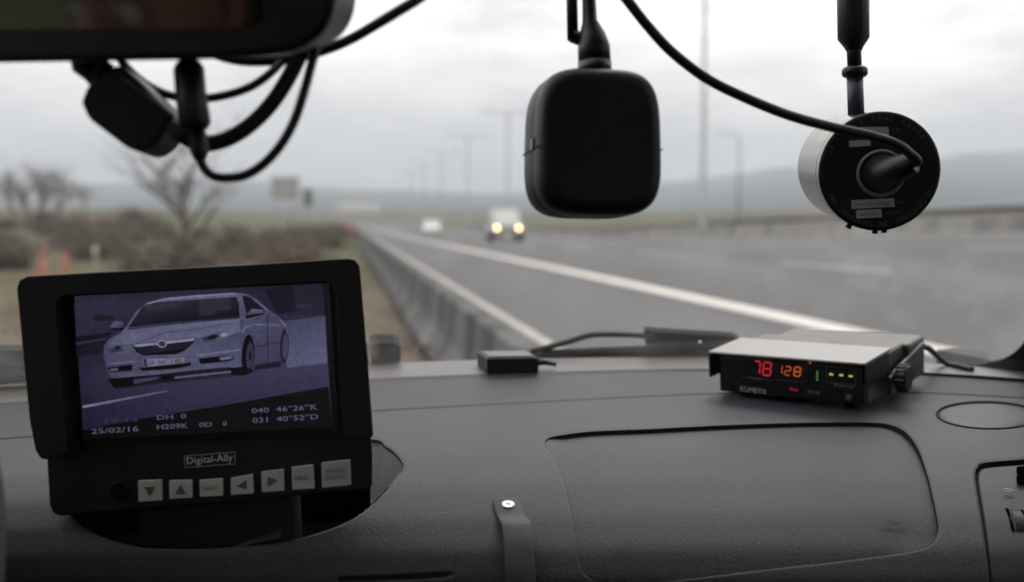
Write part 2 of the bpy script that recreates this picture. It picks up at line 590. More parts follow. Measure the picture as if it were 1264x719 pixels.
for d in ds:
    z = roadz(19.2, d)
    for (x, zz) in wprof:
        vs.append((x - 0.07, d, z + zz))
for i in range(len(ds) - 1):
    for j in range(k):
        j2 = (j + 1) % k
        fs.append((i * k + j, i * k + j2, (i + 1) * k + j2, (i + 1) * k + j))
mb.add(vs, fs).build('rail', 'railm', gt)
pm = None
for d in ds:
    z = roadz(19.2, d)
    if pm is None:
        po = MB().box((-0.05, -0.06, -0.3), (0.05, 0.06, 0.70)).build('post', 'galv', gt)
        pm = po.data
    else:
        po = bpy.data.objects.new('post', pm); COL.objects.link(po); po.parent = gt
    po.location = (0, d, z)
# low concrete kerb wall below the rail
mb = MB(); vs = []; fs = []
for d in ds:
    z = roadz(19.2, d)
    vs += [(-0.35, d, z - 0.3), (-0.22, d, z + 0.46), (0.1, d, z + 0.46), (0.2, d, z - 0.3)]
for i in range(len(ds) - 1):
    for j in range(3):
        fs.append((i * 4 + j, i * 4 + j + 1, i * 4 + 5 + j, i * 4 + 4 + j))
mb.add(vs, fs).build('kerb_wall', 'kerbpale', gt)

# ------------------------------------------------------------------ lamp posts
M_['pole'] = mat('lamp_pole_steel', (0.36, 0.37, 0.38), 0.6, metal=0.2, var=0.1, vscale=1)
def ground_at(px, d):
    p = Vector(((px - W / 2) / F * d, d, 0))
    x, dd = p.dot(RQ), p.dot(RF)
    return Vector((p.x, p.y, landz(x, dd)))
POLE_TOPS = [(867, -22), (627, 140), (578, 169), (545, 187), (523, 202), (508, 212)]
names = ['tall grey lamp post, nearest of the row, right of the hanging black box',
         'grey twin armed lamp post rising just behind the oncoming headlights',
         'grey twin armed lamp post, second left of the oncoming headlights row',
         'hazy twin armed lamp post, third in the row left of the headlights',
         'faint twin armed lamp post above the far white car',
         'faintest and farthest lamp post in the row, left of the white car']
for nm, (px, ty) in zip(names, POLE_TOPS):
    d = 10.45 * F / (HOR - max(ty, 18))
    b = ground_at(px, d)
    top = EYE + (HOR - ty) * d / F - b.z
    t = thing('lamp_post', nm, 'lamp post', frame(b, RQ, RF), 'lamp posts along the median')
    MB().tube([(0, 0, 0), (0, 0, 0.6), (0, 0, top)], [0.17, 0.15, 0.09], 10).build('pole', 'pole', t)
    for s in (-1, 1):
        a = MB().tube([(0, 0, top - 0.25), (s * 0.7, 0, top - 0.05), (s * 1.9, 0, top)], [0.06, 0.05, 0.045], 8).build('arm', 'pole', t)
        MB().prism([(s * 1.8, -0.16), (s * 2.6, -0.12), (s * 2.6, 0.12), (s * 1.8, 0.16)], top - 0.04, top + 0.1, None, 0.03).build('lamp_head', 'pole', a)
b = ground_at(911, 100)
t = thing('lamp_post', 'short single armed lamp post beside the tall pole in the haze', 'lamp post', frame(b, RQ, RF), 'lamp posts along the median')
MB().tube([(0, 0, 0), (0, 0, 7.6), (0, 0, 8.6), (-0.5, 0, 9.0), (-1.2, 0, 9.05)], [0.13, 0.08, 0.07, 0.06, 0.05], 8).build('pole', 'pole', t)
MB().prism([(-1.1, -0.14), (-1.9, -0.11), (-1.9, 0.11), (-1.1, 0.14)], 8.98, 9.1, None, 0.03).build('lamp_head', 'pole', t)

# ------------------------------------------------------------------ far sign, shed, cones
M_['signback'] = mat('sign_back', (0.33, 0.33, 0.32), 0.6, metal=0.3, var=0.1, vscale=2)
b = ground_at(353, 110)
z0 = 3.5 - b.z; z1 = 5.65 - b.z
t = thing('road_sign', 'grey back of a large road sign on two posts beyond the verge', 'sign', frame(b, (1, 0, 0), (0, 1, 0)))
MB().rbox((-1.35, -0.03, z0), (1.35, 0.03, z1), 0.02).build('panel', 'signback', t)
for s in (-0.8, 0.8):
    MB().tube([(s, 0.09, -0.2), (s, 0.09, z1 - 0.1)], 0.06, 8).build('post', 'galv', t)
for zz in (z0 + 0.4, z1 - 0.4):
    MB().box((-1.3, -0.07, zz - 0.05), (1.3, -0.032, zz + 0.05)).build('rib', 'galv', t)
M_['signgreen'] = mat('sign_green', (0.06, 0.13, 0.10), 0.6, var=0.1)
b = ground_at(381, 120)
t = thing('road_sign', 'narrow dark green sign on a post right of the large sign', 'sign', frame(b, (1, 0, 0), (0, 1, 0)))
MB().tube([(0, 0, -0.2), (0, 0, 4.6 - b.z)], 0.07, 8).build('post', 'galv', t)
MB().rbox((-0.45, -0.07, 2.9 - b.z), (0.45, -0.03, 4.7 - b.z), 0.01).build('panel', 'signgreen', t)

M_['shedwall'] = mat('shed_wall', (0.62, 0.62, 0.60), 0.8, var=0.05, vscale=0.5)
M_['shedroof'] = mat('shed_roof', (0.35, 0.33, 0.32), 0.8, var=0.1, vscale=0.5)
M_['darkglass'] = mat('dark_glass', (0.03, 0.035, 0.04), 0.15, spec=0.6, var=0.05)
b = ground_at(443, 640)
t = thing('farm_shed', 'long low pale shed far away at the end of the road', 'building', frame(b, (1, 0.1, 0), (0, 1, 0)))
MB().box((-12, 0, -1), (12, 9, 2.9)).build('wall', 'shedwall', t)
rf = MB().add([(-12.4, -0.5, 2.9), (12.4, -0.5, 2.9), (12.4, 4.5, 4.4), (-12.4, 4.5, 4.4), (-12.4, 9.5, 2.9), (12.4, 9.5, 2.9)], [(0, 1, 2, 3), (3, 2, 5, 4), (0, 3, 4), (1, 5, 2), (0, 4, 5, 1)]).build('roof', 'shedroof', t)
for k in range(6):
    MB().box((-10.5 + 4 * k, -0.06, 0.9), (-9.0 + 4 * k, -0.01, 2.0)).build('window', 'darkglass', t)

M_['orange'] = mat('cone_orange', (0.32, 0.095, 0.045), 0.6, var=0.1, vscale=6)
M_['coneband'] = mat('cone_stripe', (0.36, 0.17, 0.10), 0.5, var=0.1)
M_['reflect'] = mat('cone_band', (0.75, 0.75, 0.72), 0.5, var=0.05)
def cone(px, d, lab, sc):
    b = ground_at(px, d)
    t = thing('traffic_cone', lab, 'cone', frame(b, (1, 0, 0), (0, 1, 0)) @ Matrix.Scale(sc, 4), 'orange cones on the verge')
    MB().rbox((-0.19, -0.19, 0), (0.19, 0.19, 0.04), 0.012).build('base', 'orange', t)
    MB().lathe([(0.15, 0.04), (0.105, 0.26)], 16).lathe([(0.075, 0.42), (0.035, 0.70), (0.0, 0.705)], 16).build('body', 'orange', t)
    MB().lathe([(0.106, 0.26), (0.0755, 0.42)], 16).build('band', 'coneband', t)
cone(52, 31, 'orange traffic cone on the verge, the left one of two', 1.15)
cone(80, 33, 'orange traffic cone on the verge, the right one of two', 1.0)
M_['markp'] = mat('marker_post', (0.26, 0.26, 0.25), 0.7, var=0.1)
b = ground_at(118, 32)
t = thing('marker_post', 'pale marker post standing right of the orange cones', 'post', frame(b, (1, 0, 0), (0, 1, 0)))
MB().rbox((-0.06, -0.04, -0.1), (0.06, 0.04, 0.82), 0.015).build('post', 'markp', t)
MB().box((-0.045, -0.047, 0.62), (0.045, -0.0405, 0.74)).build('reflector', 'reflect', t)
M_['red'] = mat('drum_red', (0.65, 0.04, 0.03), 0.6, var=0.1, vscale=6)
b = ground_at(432, 92)
t = thing('marker_drum', 'small red marker drum far along the concrete barrier', 'drum', frame(b, (1, 0, 0), (0, 1, 0)) @ Matrix.Scale(1.25, 4))
MB().lathe([(0.30, 0.0), (0.31, 0.06), (0.26, 0.1), (0.25, 0.40)], 18).lathe([(0.245, 0.6), (0.22, 0.92), (0.0, 0.94)], 18).build('body', 'red', t)
MB().lathe([(0.251, 0.40), (0.246, 0.6)], 18).build('band', 'reflect', t)

# ------------------------------------------------------------------ vehicles on the road
M_['tyre'] = mat('tyre', (0.02, 0.02, 0.02), 0.9, var=0.1)
M_['rim'] = mat('wheel_rim', (0.4, 0.4, 0.41), 0.4, metal=0.8, var=0.1)
M_['lamp'] = emit('headlight_glow', (1.0, 0.62, 0.27, 1), 13.0)
M_['lampoff'] = mat('headlight_glass', (0.7, 0.7, 0.7), 0.2, var=0.05)
M_['chrome'] = mat('chrome', (0.6, 0.6, 0.6), 0.25, metal=1.0, var=0.05)
M_['carglass'] = mat('car_glass_sky_sheen', (0.42, 0.44, 0.45), 0.12, metal=0.7, spec=0.8, var=0.05)  # pale base stands in for sky reflected in the panes
M_['carpl'] = mat('bumper_plastic', (0.03, 0.03, 0.032), 0.6, var=0.1)
def loft(secs):                               # sections: list of lists of points, closed ends
    m = MB(); k = len(secs[0]); vs = [p for s in secs for p in s]; fs = []
    for i in range(len(secs) - 1):
        for j in range(k):
            j2 = (j + 1) % k
            fs.append((i * k + j, i * k + j2, (i + 1) * k + j2, (i + 1) * k + j))
    m.add(vs, fs, True)
    b = 0
    m.add(secs[0], [tuple(reversed(range(k)))]); m.add(secs[-1], [tuple(range(k))])
    return m
def car(name, label, paint, px, d, turn, Wd, L, hood, belt, roof, lit):
    b = ground_at(px, d)
    p = Vector((b.x, b.y, 0)); b.z = roadz(p.dot(RQ), p.dot(RF))
    # local x right, local -y towards us (front at y = 0), z up
    M = frame(b, RQ, RF) @ Matrix.Rotation(turn, 4, 'Z')
    t = thing(name, label, 'car', M)
    w = Wd / 2
    def sec(y, zb, zt, ww, tuck=0.9):
        return [(-ww * 0.92, y, zb), (-ww, y, zb + (zt - zb) * 0.3), (-ww, y, zb + (zt - zb) * 0.75), (-ww * tuck, y, zt), (-ww * 0.4, y, zt + 0.03), (ww * 0.4, y, zt + 0.03), (ww * tuck, y, zt), (ww, y, zb + (zt - zb) * 0.75), (ww, y, zb + (zt - zb) * 0.3), (ww * 0.92, y, zb)]
    g = 0.26
    body = loft([sec(0.0, g + 0.1, hood - 0.22, w * 0.9), sec(0.12, g, hood - 0.08, w * 0.97), sec(0.45, g, hood, w), sec(L * 0.26, g, belt - 0.04, w), sec(L * 0.5, g, belt, w), sec(L * 0.85, g, belt, w), sec(L - 0.1, g, belt - 0.08, w * 0.96), sec(L, g + 0.1, belt - 0.3, w * 0.9)]).build('body', paint, t)
    c0, c1, r0, r1 = L * 0.25, L * 0.97, L * 0.42, L * 0.86
    def cs(y, z, ww): return [(-ww, y, z), (ww, y, z)]
    z0, z1 = belt - 0.02, roof
    wb, wt = w * 0.93, w * 0.78
    cab = MB().add([(-wb, c0, z0), (wb, c0, z0), (wb, c1, z0), (-wb, c1, z0), (-wt, r0, z1), (wt, r0, z1), (wt, r1, z1), (-wt, r1, z1)], [(4, 5, 6, 7), (0, 1, 5, 4), (1, 2, 6, 5), (2, 3, 7, 6), (3, 0, 4, 7)])
    cab.build('cabin', paint, t)
    def lerp(a, b, k): return tuple(a[i] + (b[i] - a[i]) * k for i in range(3))
    def inset(q, k, off):
        c = [sum(v[i] for v in q) / 4 for i in range(3)]
        nrm = (Vector(q[1]) - Vector(q[0])).cross(Vector(q[3]) - Vector(q[0])).normalized()
        return [Vector(lerp(v, c, k)) + nrm * off for v in q]
    V = cab.v
    for nm, q in (('windscreen', (V[0], V[1], V[5], V[4])), ('side_window', (V[1], V[2], V[6], V[5])), ('side_window', (V[3], V[0], V[4], V[7])), ('rear_window', (V[2], V[3], V[7], V[6]))):
        a = inset(q, 0.12, 0.012); bq = inset(q, 0.12, -0.02)
        MB().add(a + bq, [(0, 1, 2, 3), (4, 7, 6, 5), (0, 4, 5, 1), (1, 5, 6, 2), (2, 6, 7, 3), (3, 7, 4, 0)]).build(nm, 'carglass', t)
    for s in (-1, 1):
        for y in (L * 0.2, L * 0.8):
            Mw = Matrix.Translation((s * (w - 0.09), y, 0.34)) @ Matrix.Rotation(R(90) * s, 4, 'Y')
            wh = MB().lathe([(0.2, -0.1), (0.32, -0.11), (0.34, -0.08), (0.34, 0.08), (0.32, 0.11), (0.2, 0.1)], 20, Mw).build('wheel', 'tyre', t)
            MB().lathe([(0.0, 0.09), (0.06, 0.1), (0.2, 0.085)], 16, Mw).build('rim', 'rim', wh)
        hx = s * w * 0.66
        Mh = Matrix.Translation((hx, 0.02, hood - 0.28)) @ Matrix.Rotation(R(90), 4, 'X')
        MB().lathe([(0.0, 0.045), (0.07, 0.035), (0.115, 0.0), (0.12, -0.05)], 20, Mh).build('headlight', 'lamp' if lit else 'lampoff', t)
        MB().rbox((s * (w + 0.02) - 0.1, L * 0.3, belt + 0.02), (s * (w + 0.02) + 0.1, L * 0.3 + 0.1, belt + 0.2), 0.03).build('wing_mirror', 'carpl', t)
    MB().rbox((-w * 0.42, -0.02, hood - 0.36), (w * 0.42, 0.03, hood - 0.2), 0.02).build('grille', 'carpl', t)
    MB().rbox((-w * 0.98, -0.09, g + 0.02), (w * 0.98, 0.14, g + 0.24), 0.05).build('bumper', 'carpl' if lit else paint, t)
    MB().rbox((-0.26, -0.105, g + 0.09), (0.26, -0.092, g + 0.2), 0.004).build('number_plate', 'reflect', t)
    return t
M_['silver'] = mat('silver_paint', (0.34, 0.35, 0.36), 0.35, metal=0.2, var=0.05)
M_['carwhite'] = mat('white_paint', (0.78, 0.78, 0.78), 0.35, var=0.03)
car('oncoming_car', 'grey silver off-road car driving towards us with both headlights lit', 'silver', 627, 67, R(-3), 1.95, 4.6, 1.08, 1.14, 1.95, True)
car('oncoming_car', 'small white car farther back on the road, left of the lit headlights', 'carwhite', 533, 118, R(-3), 1.75, 4.3, 0.85, 0.95, 1.45, False)

# ------------------------------------------------------------------ bare trees and scrub
M_['bark'] = mat('bare_bark', (0.075, 0.062, 0.052), 0.9, var=0.25, vscale=6)
M_['twig'] = mat('fine_twigs', (0.15, 0.13, 0.118), 0.95, var=0.25, vscale=4)
M_['scrub'] = mat('dry_scrub', (0.085, 0.068, 0.054), 0.95, col2=(0.15, 0.122, 0.095), vscale=3)
def bare_tree(h, seed, spread=0.6, levels=4, kids=(5, 4, 4)):
    rnd = random.Random(seed)
    limbs = MB(); twigs = MB()
    def grow(p, dirv, ln, r, lev):
        pts = [p]; rr = [r]
        q = p.copy(); dv = dirv.copy()
        steps = 5 if lev < 2 else 3
        for k in range(steps):
            dv = (dv + Vector((rnd.uniform(-1, 1), rnd.uniform(-1, 1), rnd.uniform(-0.3, 0.7))) * 0.16).normalized()
            q = q + dv * ln / steps
            pts.append(q.copy()); rr.append(r * (1 - 0.65 * (k + 1) / steps))
        (limbs if lev < 2 else twigs).tube(pts, rr, 7 if lev < 2 else 4, cap=False)
        if lev >= levels - 1:
            return
        kn = kids[min(lev, len(kids) - 1)]
        for k in range(kn):
            f = rnd.uniform(0.3, 1.0) if lev else rnd.uniform(0.22, 1.0)
            i = min(len(pts) - 2, int(f * steps))
            a = pts[i].lerp(pts[i + 1], f * steps - i if i < steps else 1)
            ang = rnd.uniform(0, 2 * math.pi)
            nd = (dv * 0.8 + Vector((math.cos(ang), math.sin(ang), rnd.uniform(0.0, 0.5))) * spread * 1.2).normalized()
            grow(a, nd, ln * rnd.uniform(0.5, 0.75), max(rr[i] * 0.66, 0.0065 * h / 4), lev + 1)
    grow(Vector((0, 0, -0.1)), Vector((0, 0, 1)), h * 0.62, h * 0.026, 0)
    return limbs, twigs
def plant_tree(name, label, cat, px, d, h, seed, spread, levels, kids, group=None):
    b = ground_at(px, d)
    t = thing(name, label, cat, Matrix.Translation(b), group)
    a, c = bare_tree(h, seed, spread, levels, kids)
    a.build('trunk', 'bark', t)
    c.build('crown', 'twig', t)
    return t
plant_tree('bare_tree', 'bare branching tree on the verge right above the monitor', 'tree', 230, 33, 4.4, 11, 0.95, 4, (11, 5, 4))
plant_tree('bare_tree', 'broad hazy bare tree between the leftmost and the tallest', 'tree', 34, 122, 5.6, 29, 0.8, 4, (8, 6, 5), 'bare trees on the left skyline')
plant_tree('bare_tree', 'hazy bare tree at the left edge, leftmost of the group', 'tree', 18, 118, 6.0, 3, 0.75, 4, (8, 6, 5), 'bare trees on the left skyline')
plant_tree('bare_tree', 'hazy bare tree, tallest of the group on the left skyline', 'tree', 50, 112, 6.8, 5, 0.7, 4, (8, 6, 5), 'bare trees on the left skyline')
plant_tree('bare_tree', 'hazy bare tree just right of the tallest on the left skyline', 'tree', 74, 120, 5.9, 8, 0.7, 4, (8, 6, 5), 'bare trees on the left skyline')
plant_tree('bare_tree', 'small rounded bare tree standing apart on the left skyline', 'tree', 106, 125, 4.0, 13, 0.8, 4, (8, 6, 5), 'bare trees on the left skyline')

def scrub_mesh(seed):
    rnd = random.Random(seed)
    m = MB()
    for k in range(230):
        a = rnd.uniform(0, 2 * math.pi); e = rnd.uniform(0.25, 1.45)
        ln = rnd.uniform(0.45, 1.05)
        d = Vector((math.cos(a) * math.cos(e) * 1.3, math.sin(a) * math.cos(e) * 1.3, math.sin(e)))
        s = Vector((rnd.uniform(-0.25, 0.25), rnd.uniform(-0.25, 0.25), -0.05))
        w = Vector((-d.y, d.x, 0)).normalized() * 0.012
        mid = s + d * ln * 0.55 + Vector((rnd.uniform(-.1, .1), rnd.uniform(-.1, .1), 0))
        tip = s + d * ln
        m.add([s - w, s + w, mid + w, mid - w, tip], [(0, 1, 2, 3), (3, 2, 4)])
        for q in range(3):                  # withered leaves
            c = s.lerp(tip, rnd.uniform(0.35, 1.0)); u = Vector((rnd.uniform(-1, 1), rnd.uniform(-1, 1), rnd.uniform(-1, 1))) * 0.05
            v = Vector((rnd.uniform(-1, 1), rnd.uniform(-1, 1), rnd.uniform(-1, 1))) * 0.05
            m.add([c - u, c + v, c + u, c - v], [(0, 1, 2, 3)])
    return m
meshes = []
rnd = random.Random(21)
spots = [(8, 60, 1.3), (30, 47, .9), (100, 70, 1.5), (140, 52, 1.0), (165, 66, 1.2), (185, 42, .8), (270, 48, 1.0), (300, 58, 1.3), (318, 44, .9), (335, 60, 1.4), (352, 72, 1.6), (368, 55, 1.2), (385, 66, 1.6), (398, 78, 1.7), (408, 60, 1.1), (418, 90, 1.6), (60, 85, 1.4), (130, 95, 1.5), (250, 80, 1.3), (290, 90, 1.6), (205, 75, 1.2)]
r9 = random.Random(5)
for k in range(34):
    d = r9.choice([26, 34, 42, 52, 64, 80, 100]) * r9.uniform(0.92, 1.1)
    if d > 70: d *= 1.15
    spots.append((r9.uniform(-20, 415 - 900 / d), d, r9.uniform(0.7, 1.5) * (0.6 + d / 110)))
spots = [q for q in spots if not (25 < q[0] < 150 and q[1] < 36)]
for i, (px, d, s) in enumerate(spots):
    if i < 3:
        o = scrub_mesh(40 + i).build('scrub_bush', 'scrub'); meshes.append(o.data)
    else:
        o = bpy.data.objects.new('scrub_bush', meshes[i % 3]); COL.objects.link(o)
    o.location = ground_at(px, d)
    o.rotation_euler = (0, 0, rnd.uniform(0, 6.28)); o.scale = (s * 1.25, s * 1.25, s)
    tag(o, 'brown leafless scrub bush in the field left of the road', 'bush', 'scrub bushes in the left field')
# dry grass on the verge
mb = MB()
for k in range(7000):
    x = -0.3 - 9 * rnd.random() ** 1.4; d = 8 + 40 * rnd.random()
    b = rd(x, d, landz(x, d)); hgt = rnd.uniform(0.06, 0.24)
    a = rnd.uniform(0, 6.28); w = Vector((math.cos(a), math.sin(a), 0)) * 0.012
    mb.add([b - w, b + w, b + Vector((rnd.uniform(-.08, .08), rnd.uniform(-.08, .08), hgt))], [(0, 1, 2)])
M_['drygrass'] = mat('dry_grass', (0.22, 0.19, 0.11), 0.95, col2=(0.13, 0.15, 0.06), vscale=0.6)
tag(mb.build('verge_grass', 'drygrass'), 'dry straw coloured grass on the verge', 'grass', None, 'stuff')
# ------------------------------------------------------------------ van cabin
VAN = R(12)
VX = Vector((math.cos(VAN), math.sin(VAN), 0))
VY = Vector((-math.sin(VAN), math.cos(VAN), 0))
MV = frame(CAM, VX, VY)                       # cabin frame: x right, y forward, z up, origin at the eye

A_px = [-700, 0, 250, 460, 560, 700, 860, 1000, 1150, 1264, 1600]
A_py = [556, 486, 470, 457, 453, 449, 447, 449, 454, 462, 505]
S_px = [-700, 0, 235, 470, 660, 880, 1050, 1264, 1600]
S_py = [600, 543, 525, 508, 497.5, 487, 485, 491, 535]
_dy = np.arange(430, 1100, 1.0)
_dd = np.interp(_dy, [430, 441, 456, 466, 470, 505, 530, 560, 600, 640, 680, 719, 780, 860, 1000, 1100],
                [.1474, .1480, .1490, .1496, .1520, .1625, .1655, .1690, .1785, .1910, .2055, .2220, .254, .300, .39, .46])
def _sm(a, k):
    p = np.pad(a, k, mode='edge'); return np.convolve(p, np.hanning(2 * k + 1) / np.hanning(2 * k + 1).sum(), 'valid')
_w = np.clip((_dy - 476) / 24, 0, 1)
_dd = _sm(_dd, 2) * (1 - _w) + _sm(_sm(_dd, 16), 10) * _w

def rowA(px): return _curve(A_px, A_py, px)
def rowS(px): return _curve(S_px, S_py, px)
def _curve(xs, ys, x):                        # smooth curve through the points
    xs = np.asarray(xs, float); ys = np.asarray(ys, float)
    m = np.gradient(ys, xs)
    x = np.asarray(x, float)
    i = np.clip(np.searchsorted(xs, x) - 1, 0, len(xs) - 2)
    h = xs[i + 1] - xs[i]; t = (x - xs[i]) / h
    return ys[i] * (2 * t**3 - 3 * t**2 + 1) + h * m[i] * (t**3 - 2 * t**2 + t) + ys[i + 1] * (-2 * t**3 + 3 * t**2) + h * m[i + 1] * (t**3 - t**2)

_cf, _cr, _cu = np.array(CF), np.array(CR), np.array(CU)
def S(px, py):                                # bare dashboard surface along a sight line (array in, array out)
    px = np.asarray(px, float); py = np.asarray(py, float)
    a = rowA(px); s = rowS(px)
    n1 = 441 + (py - (a - 15))
    n2 = 456 + (py - a) * (505 - 456) / (s - a)
    n3 = 505 + (py - s) * (719 - 505) / (719 - s)
    pn = np.where(py < a, n1, np.where(py < s, n2, np.where(py < 719, n3, py)))
    drop = np.interp(pn, _dy, _dd)
    d = _cf[None] + ((px.ravel() - W / 2) / F)[:, None] * _cr[None] + ((H / 2 - py.ravel()) / F)[:, None] * _cu[None]
    t = -drop.ravel() / d[:, 2]
    return (np.array(CAM)[None] + d * t[:, None]).reshape(px.shape + (3,))

def Sp(px, py, up=0.0):                       # one point, lifted along the surface normal
    q = S(np.array([px, px + 2.0, px]), np.array([py, py, py + 2.0]))
    nrm = np.cross(q[2] - q[0], q[1] - q[0]); nrm /= np.linalg.norm(nrm)
    return Vector(q[0] + nrm * up), Vector(nrm)

def sdist(poly, X, Y):                        # signed distance to a closed outline, negative inside
    d2 = np.full(X.shape, 1e9); ins = np.zeros(X.shape, bool)
    k = len(poly)
    for i in range(k):
        x0, y0 = poly[i][0], poly[i][1]; x1, y1 = poly[(i + 1) % k][0], poly[(i + 1) % k][1]
        ex, ey = x1 - x0, y1 - y0
        L = ex * ex + ey * ey + 1e-9
        t = np.clip(((X - x0) * ex + (Y - y0) * ey) / L, 0, 1)
        d2 = np.minimum(d2, (X - x0 - t * ex) ** 2 + (Y - y0 - t * ey) ** 2)
        c = ((y0 > Y) != (y1 > Y)) & (X < (x1 - x0) * (Y - y0) / (y1 - y0 + 1e-12) + x0)
        ins ^= c
    return np.where(ins, -1, 1) * np.sqrt(d2)

def ldist(line, X, Y):
    d2 = np.full(X.shape, 1e9)
    for i in range(len(line) - 1):
        x0, y0 = line[i]; x1, y1 = line[i + 1]
        ex, ey = x1 - x0, y1 - y0
        t = np.clip(((X - x0) * ex + (Y - y0) * ey) / (ex * ex + ey * ey + 1e-9), 0, 1)
        d2 = np.minimum(d2, (X - x0 - t * ex) ** 2 + (Y - y0 - t * ey) ** 2)
    return np.sqrt(d2)
sst = lambda a, b, x: (lambda t: t * t * (3 - 2 * t))(np.clip((x - a) / (b - a), 0, 1))

cols = np.concatenate([np.linspace(-700, -30, 40), np.arange(-15, 1281, 1.5), np.linspace(1300, 1600, 18)])
NSEAM = 36
rowsT = np.concatenate([[-0.15, -0.08], np.linspace(0, 1, NSEAM), 1 + np.arange(1, 126) * 0.6, 1 + 75 + np.arange(1, 110) * 1.5, 1 + 238.5 + np.linspace(6, 270, 30)])
DY = np.where((rowsT > 1.01) & (rowsT < 75.5), 0.6, 1.5)
X, K = np.meshgrid(cols, rowsT)
_a, _s = rowA(X), rowS(X)
Y = np.where(K <= 1, _a + (_s - _a) * K, _s + (K - 1))
ISEAM = 2 + NSEAM - 1
cat2 = lambda pts, n=5: [(p.x, p.y) for p in catmull([(a, b, 0) for a, b in pts], n, True)]
AIRBAG = cat2([(673, 549), (676, 541), (690, 537), (730, 532), (800, 529), (900, 524), (1000, 521), (1075, 521), (1100, 524), (1118, 533), (1132, 551), (1142, 576), (1150, 606), (1157, 640), (1158, 656), (1152, 668), (1140, 676), (1115, 682), (1040, 692), (950, 702), (860, 713), (800, 720), (762, 723), (738, 719), (722, 708), (716, 690), (711, 660), (704, 622), (695, 587), (683, 561)])
VENT = cat2([(1204, 588), (1206, 577), (1214, 571), (1240, 568), (1300, 565), (1360, 570), (1380, 640), (1370, 800), (1300, 830), (1236, 810), (1224, 740), (1219, 690), (1212, 640), (1207, 610)])
SPEAK = [(1220 + 64 * math.cos(a), 511 + 16.5 * math.sin(a) + 0.02 * 64 * math.cos(a)) for a in np.linspace(0, 2 * math.pi, 72, endpoint=False)]
TRAY = cat2([(78, 622), (95, 644), (118, 659), (145, 669), (180, 676), (240, 677), (300, 674), (350, 668), (400, 655), (440, 637), (470, 612), (489, 588), (498, 576), (491, 562), (476, 550), (450, 541), (300, 543), (120, 556), (72, 590)])
def snap(poly):                               # pull the nearest grid vertices onto an outline so that its edge is clean
    global X, Y
    s = sdist(poly, X, Y)
    k = np.nonzero(np.abs(s) < 1.0)
    sk = s[k]
    gx = sdist(poly, X[k] + 0.1, Y[k]) - sk; gy = sdist(poly, X[k], Y[k] + 0.1) - sk
    g = np.hypot(gx, gy) + 1e-9
    gx /= g; gy /= g
    m = np.abs(sk) < 0.57 * np.maximum(np.abs(gx) * 1.5, np.abs(gy) * DY[k[0]])
    k = (k[0][m], k[1][m])
    X[k] -= (sk * gx)[m]; Y[k] -= (sk * gy)[m]
for _p in (AIRBAG, VENT, SPEAK, TRAY):
    snap(_p)
PT = S(X, Y)
du = np.gradient(PT, axis=1); dv = np.gradient(PT, axis=0)
NR = np.cross(dv, du); NR /= np.linalg.norm(NR, axis=2, keepdims=True)
sA, sV, sK, sT = sdist(AIRBAG, X, Y), sdist(VENT, X, Y), sdist(SPEAK, X, Y), sdist(TRAY, X, Y)
disp = np.zeros(X.shape)
disp[ISEAM] += 0.0035
top = sst(600, 545, Y) * sst(668, 700, X); rgt = sst(1080, 1128, X) * sst(690, 655, Y)
def hA_(x, y):
    t_ = sst(600, 545, y) * sst(668, 700, x); r_ = sst(1080, 1128, x) * sst(690, 655, y)
    return 0.0012 + 0.0030 * t_ + 0.0026 * r_ * (1 - 0.5 * t_)
slot = [(420, 716), (470, 714.5), (520, 712), (560, 709.5)]
disp += 0.0045 * (1 - sst(0.5, 4.5, ldist(slot, X, Y))) * sst(566, 535, X)
disp += 0.0012 * np.exp(-(sK / 9.0) ** 2) * (sK > -0.05)
for s_ in (sA, sV, sK, sT):                   # rounded lip outside each outline
    disp += 0.0007 * sst(2.4, 0, s_) * (s_ > -0.05)
GA = hA_(X, Y) * np.exp(sA / 45.0)
GV = 0.0018 + 0.0028 * np.exp(-((sV) / 3.5) ** 2)
GK = 0.0004 + 0.0020 * np.exp(-((sK) / 3.0) ** 2)
lip = sst(452, 462, X) * sst(581, 574, Y)
OUT = PT - NR * disp[..., None]
FL = {}
FL['A'] = PT - NR * GA[..., None]
FL['V'] = PT - NR * GV[..., None]
FL['K'] = PT - NR * GK[..., None]
FL['T'] = PT - NR * 0.045 - np.array([0, 0, 0.02])
FL['L'] = PT - (0.003 + 0.0008 * np.clip(-sT, 0, 30))[..., None] * NR
FL = {k: v.reshape(-1, 3) for k, v in FL.items()}
# gentle roll-off shared by the whole moulding
nr, nc = X.shape
idx = np.arange(nr * nc).reshape(nr, nc)
quads = np.stack([idx[:-1, :-1], idx[1:, :-1], idx[1:, 1:], idx[:-1, 1:]], -1).reshape(-1, 4)
cen = lambda A: (A[:-1, :-1] + A[1:, :-1] + A[1:, 1:] + A[:-1, 1:]).reshape(-1) / 4
cA, cV, cK, cT, cL = cen(sA), cen(sV), cen(sK), cen(sT), cen(lip)
flat = OUT.reshape(-1, 3)
def submesh(name, mask, material, parent, pos=None):
    q = quads[mask]
    u, inv = np.unique(q, return_inverse=True)
    me = bpy.data.meshes.new(name)
    me.from_pydata((flat if pos is None else pos)[u].tolist(), [], inv.reshape(-1, 4).tolist())
    me.polygons.foreach_set('use_smooth', [True] * len(me.polygons))
    me.materials.append(M_[material])
    o = bpy.data.objects.new(name, me)
    COL.objects.link(o); o.parent = parent
    return o
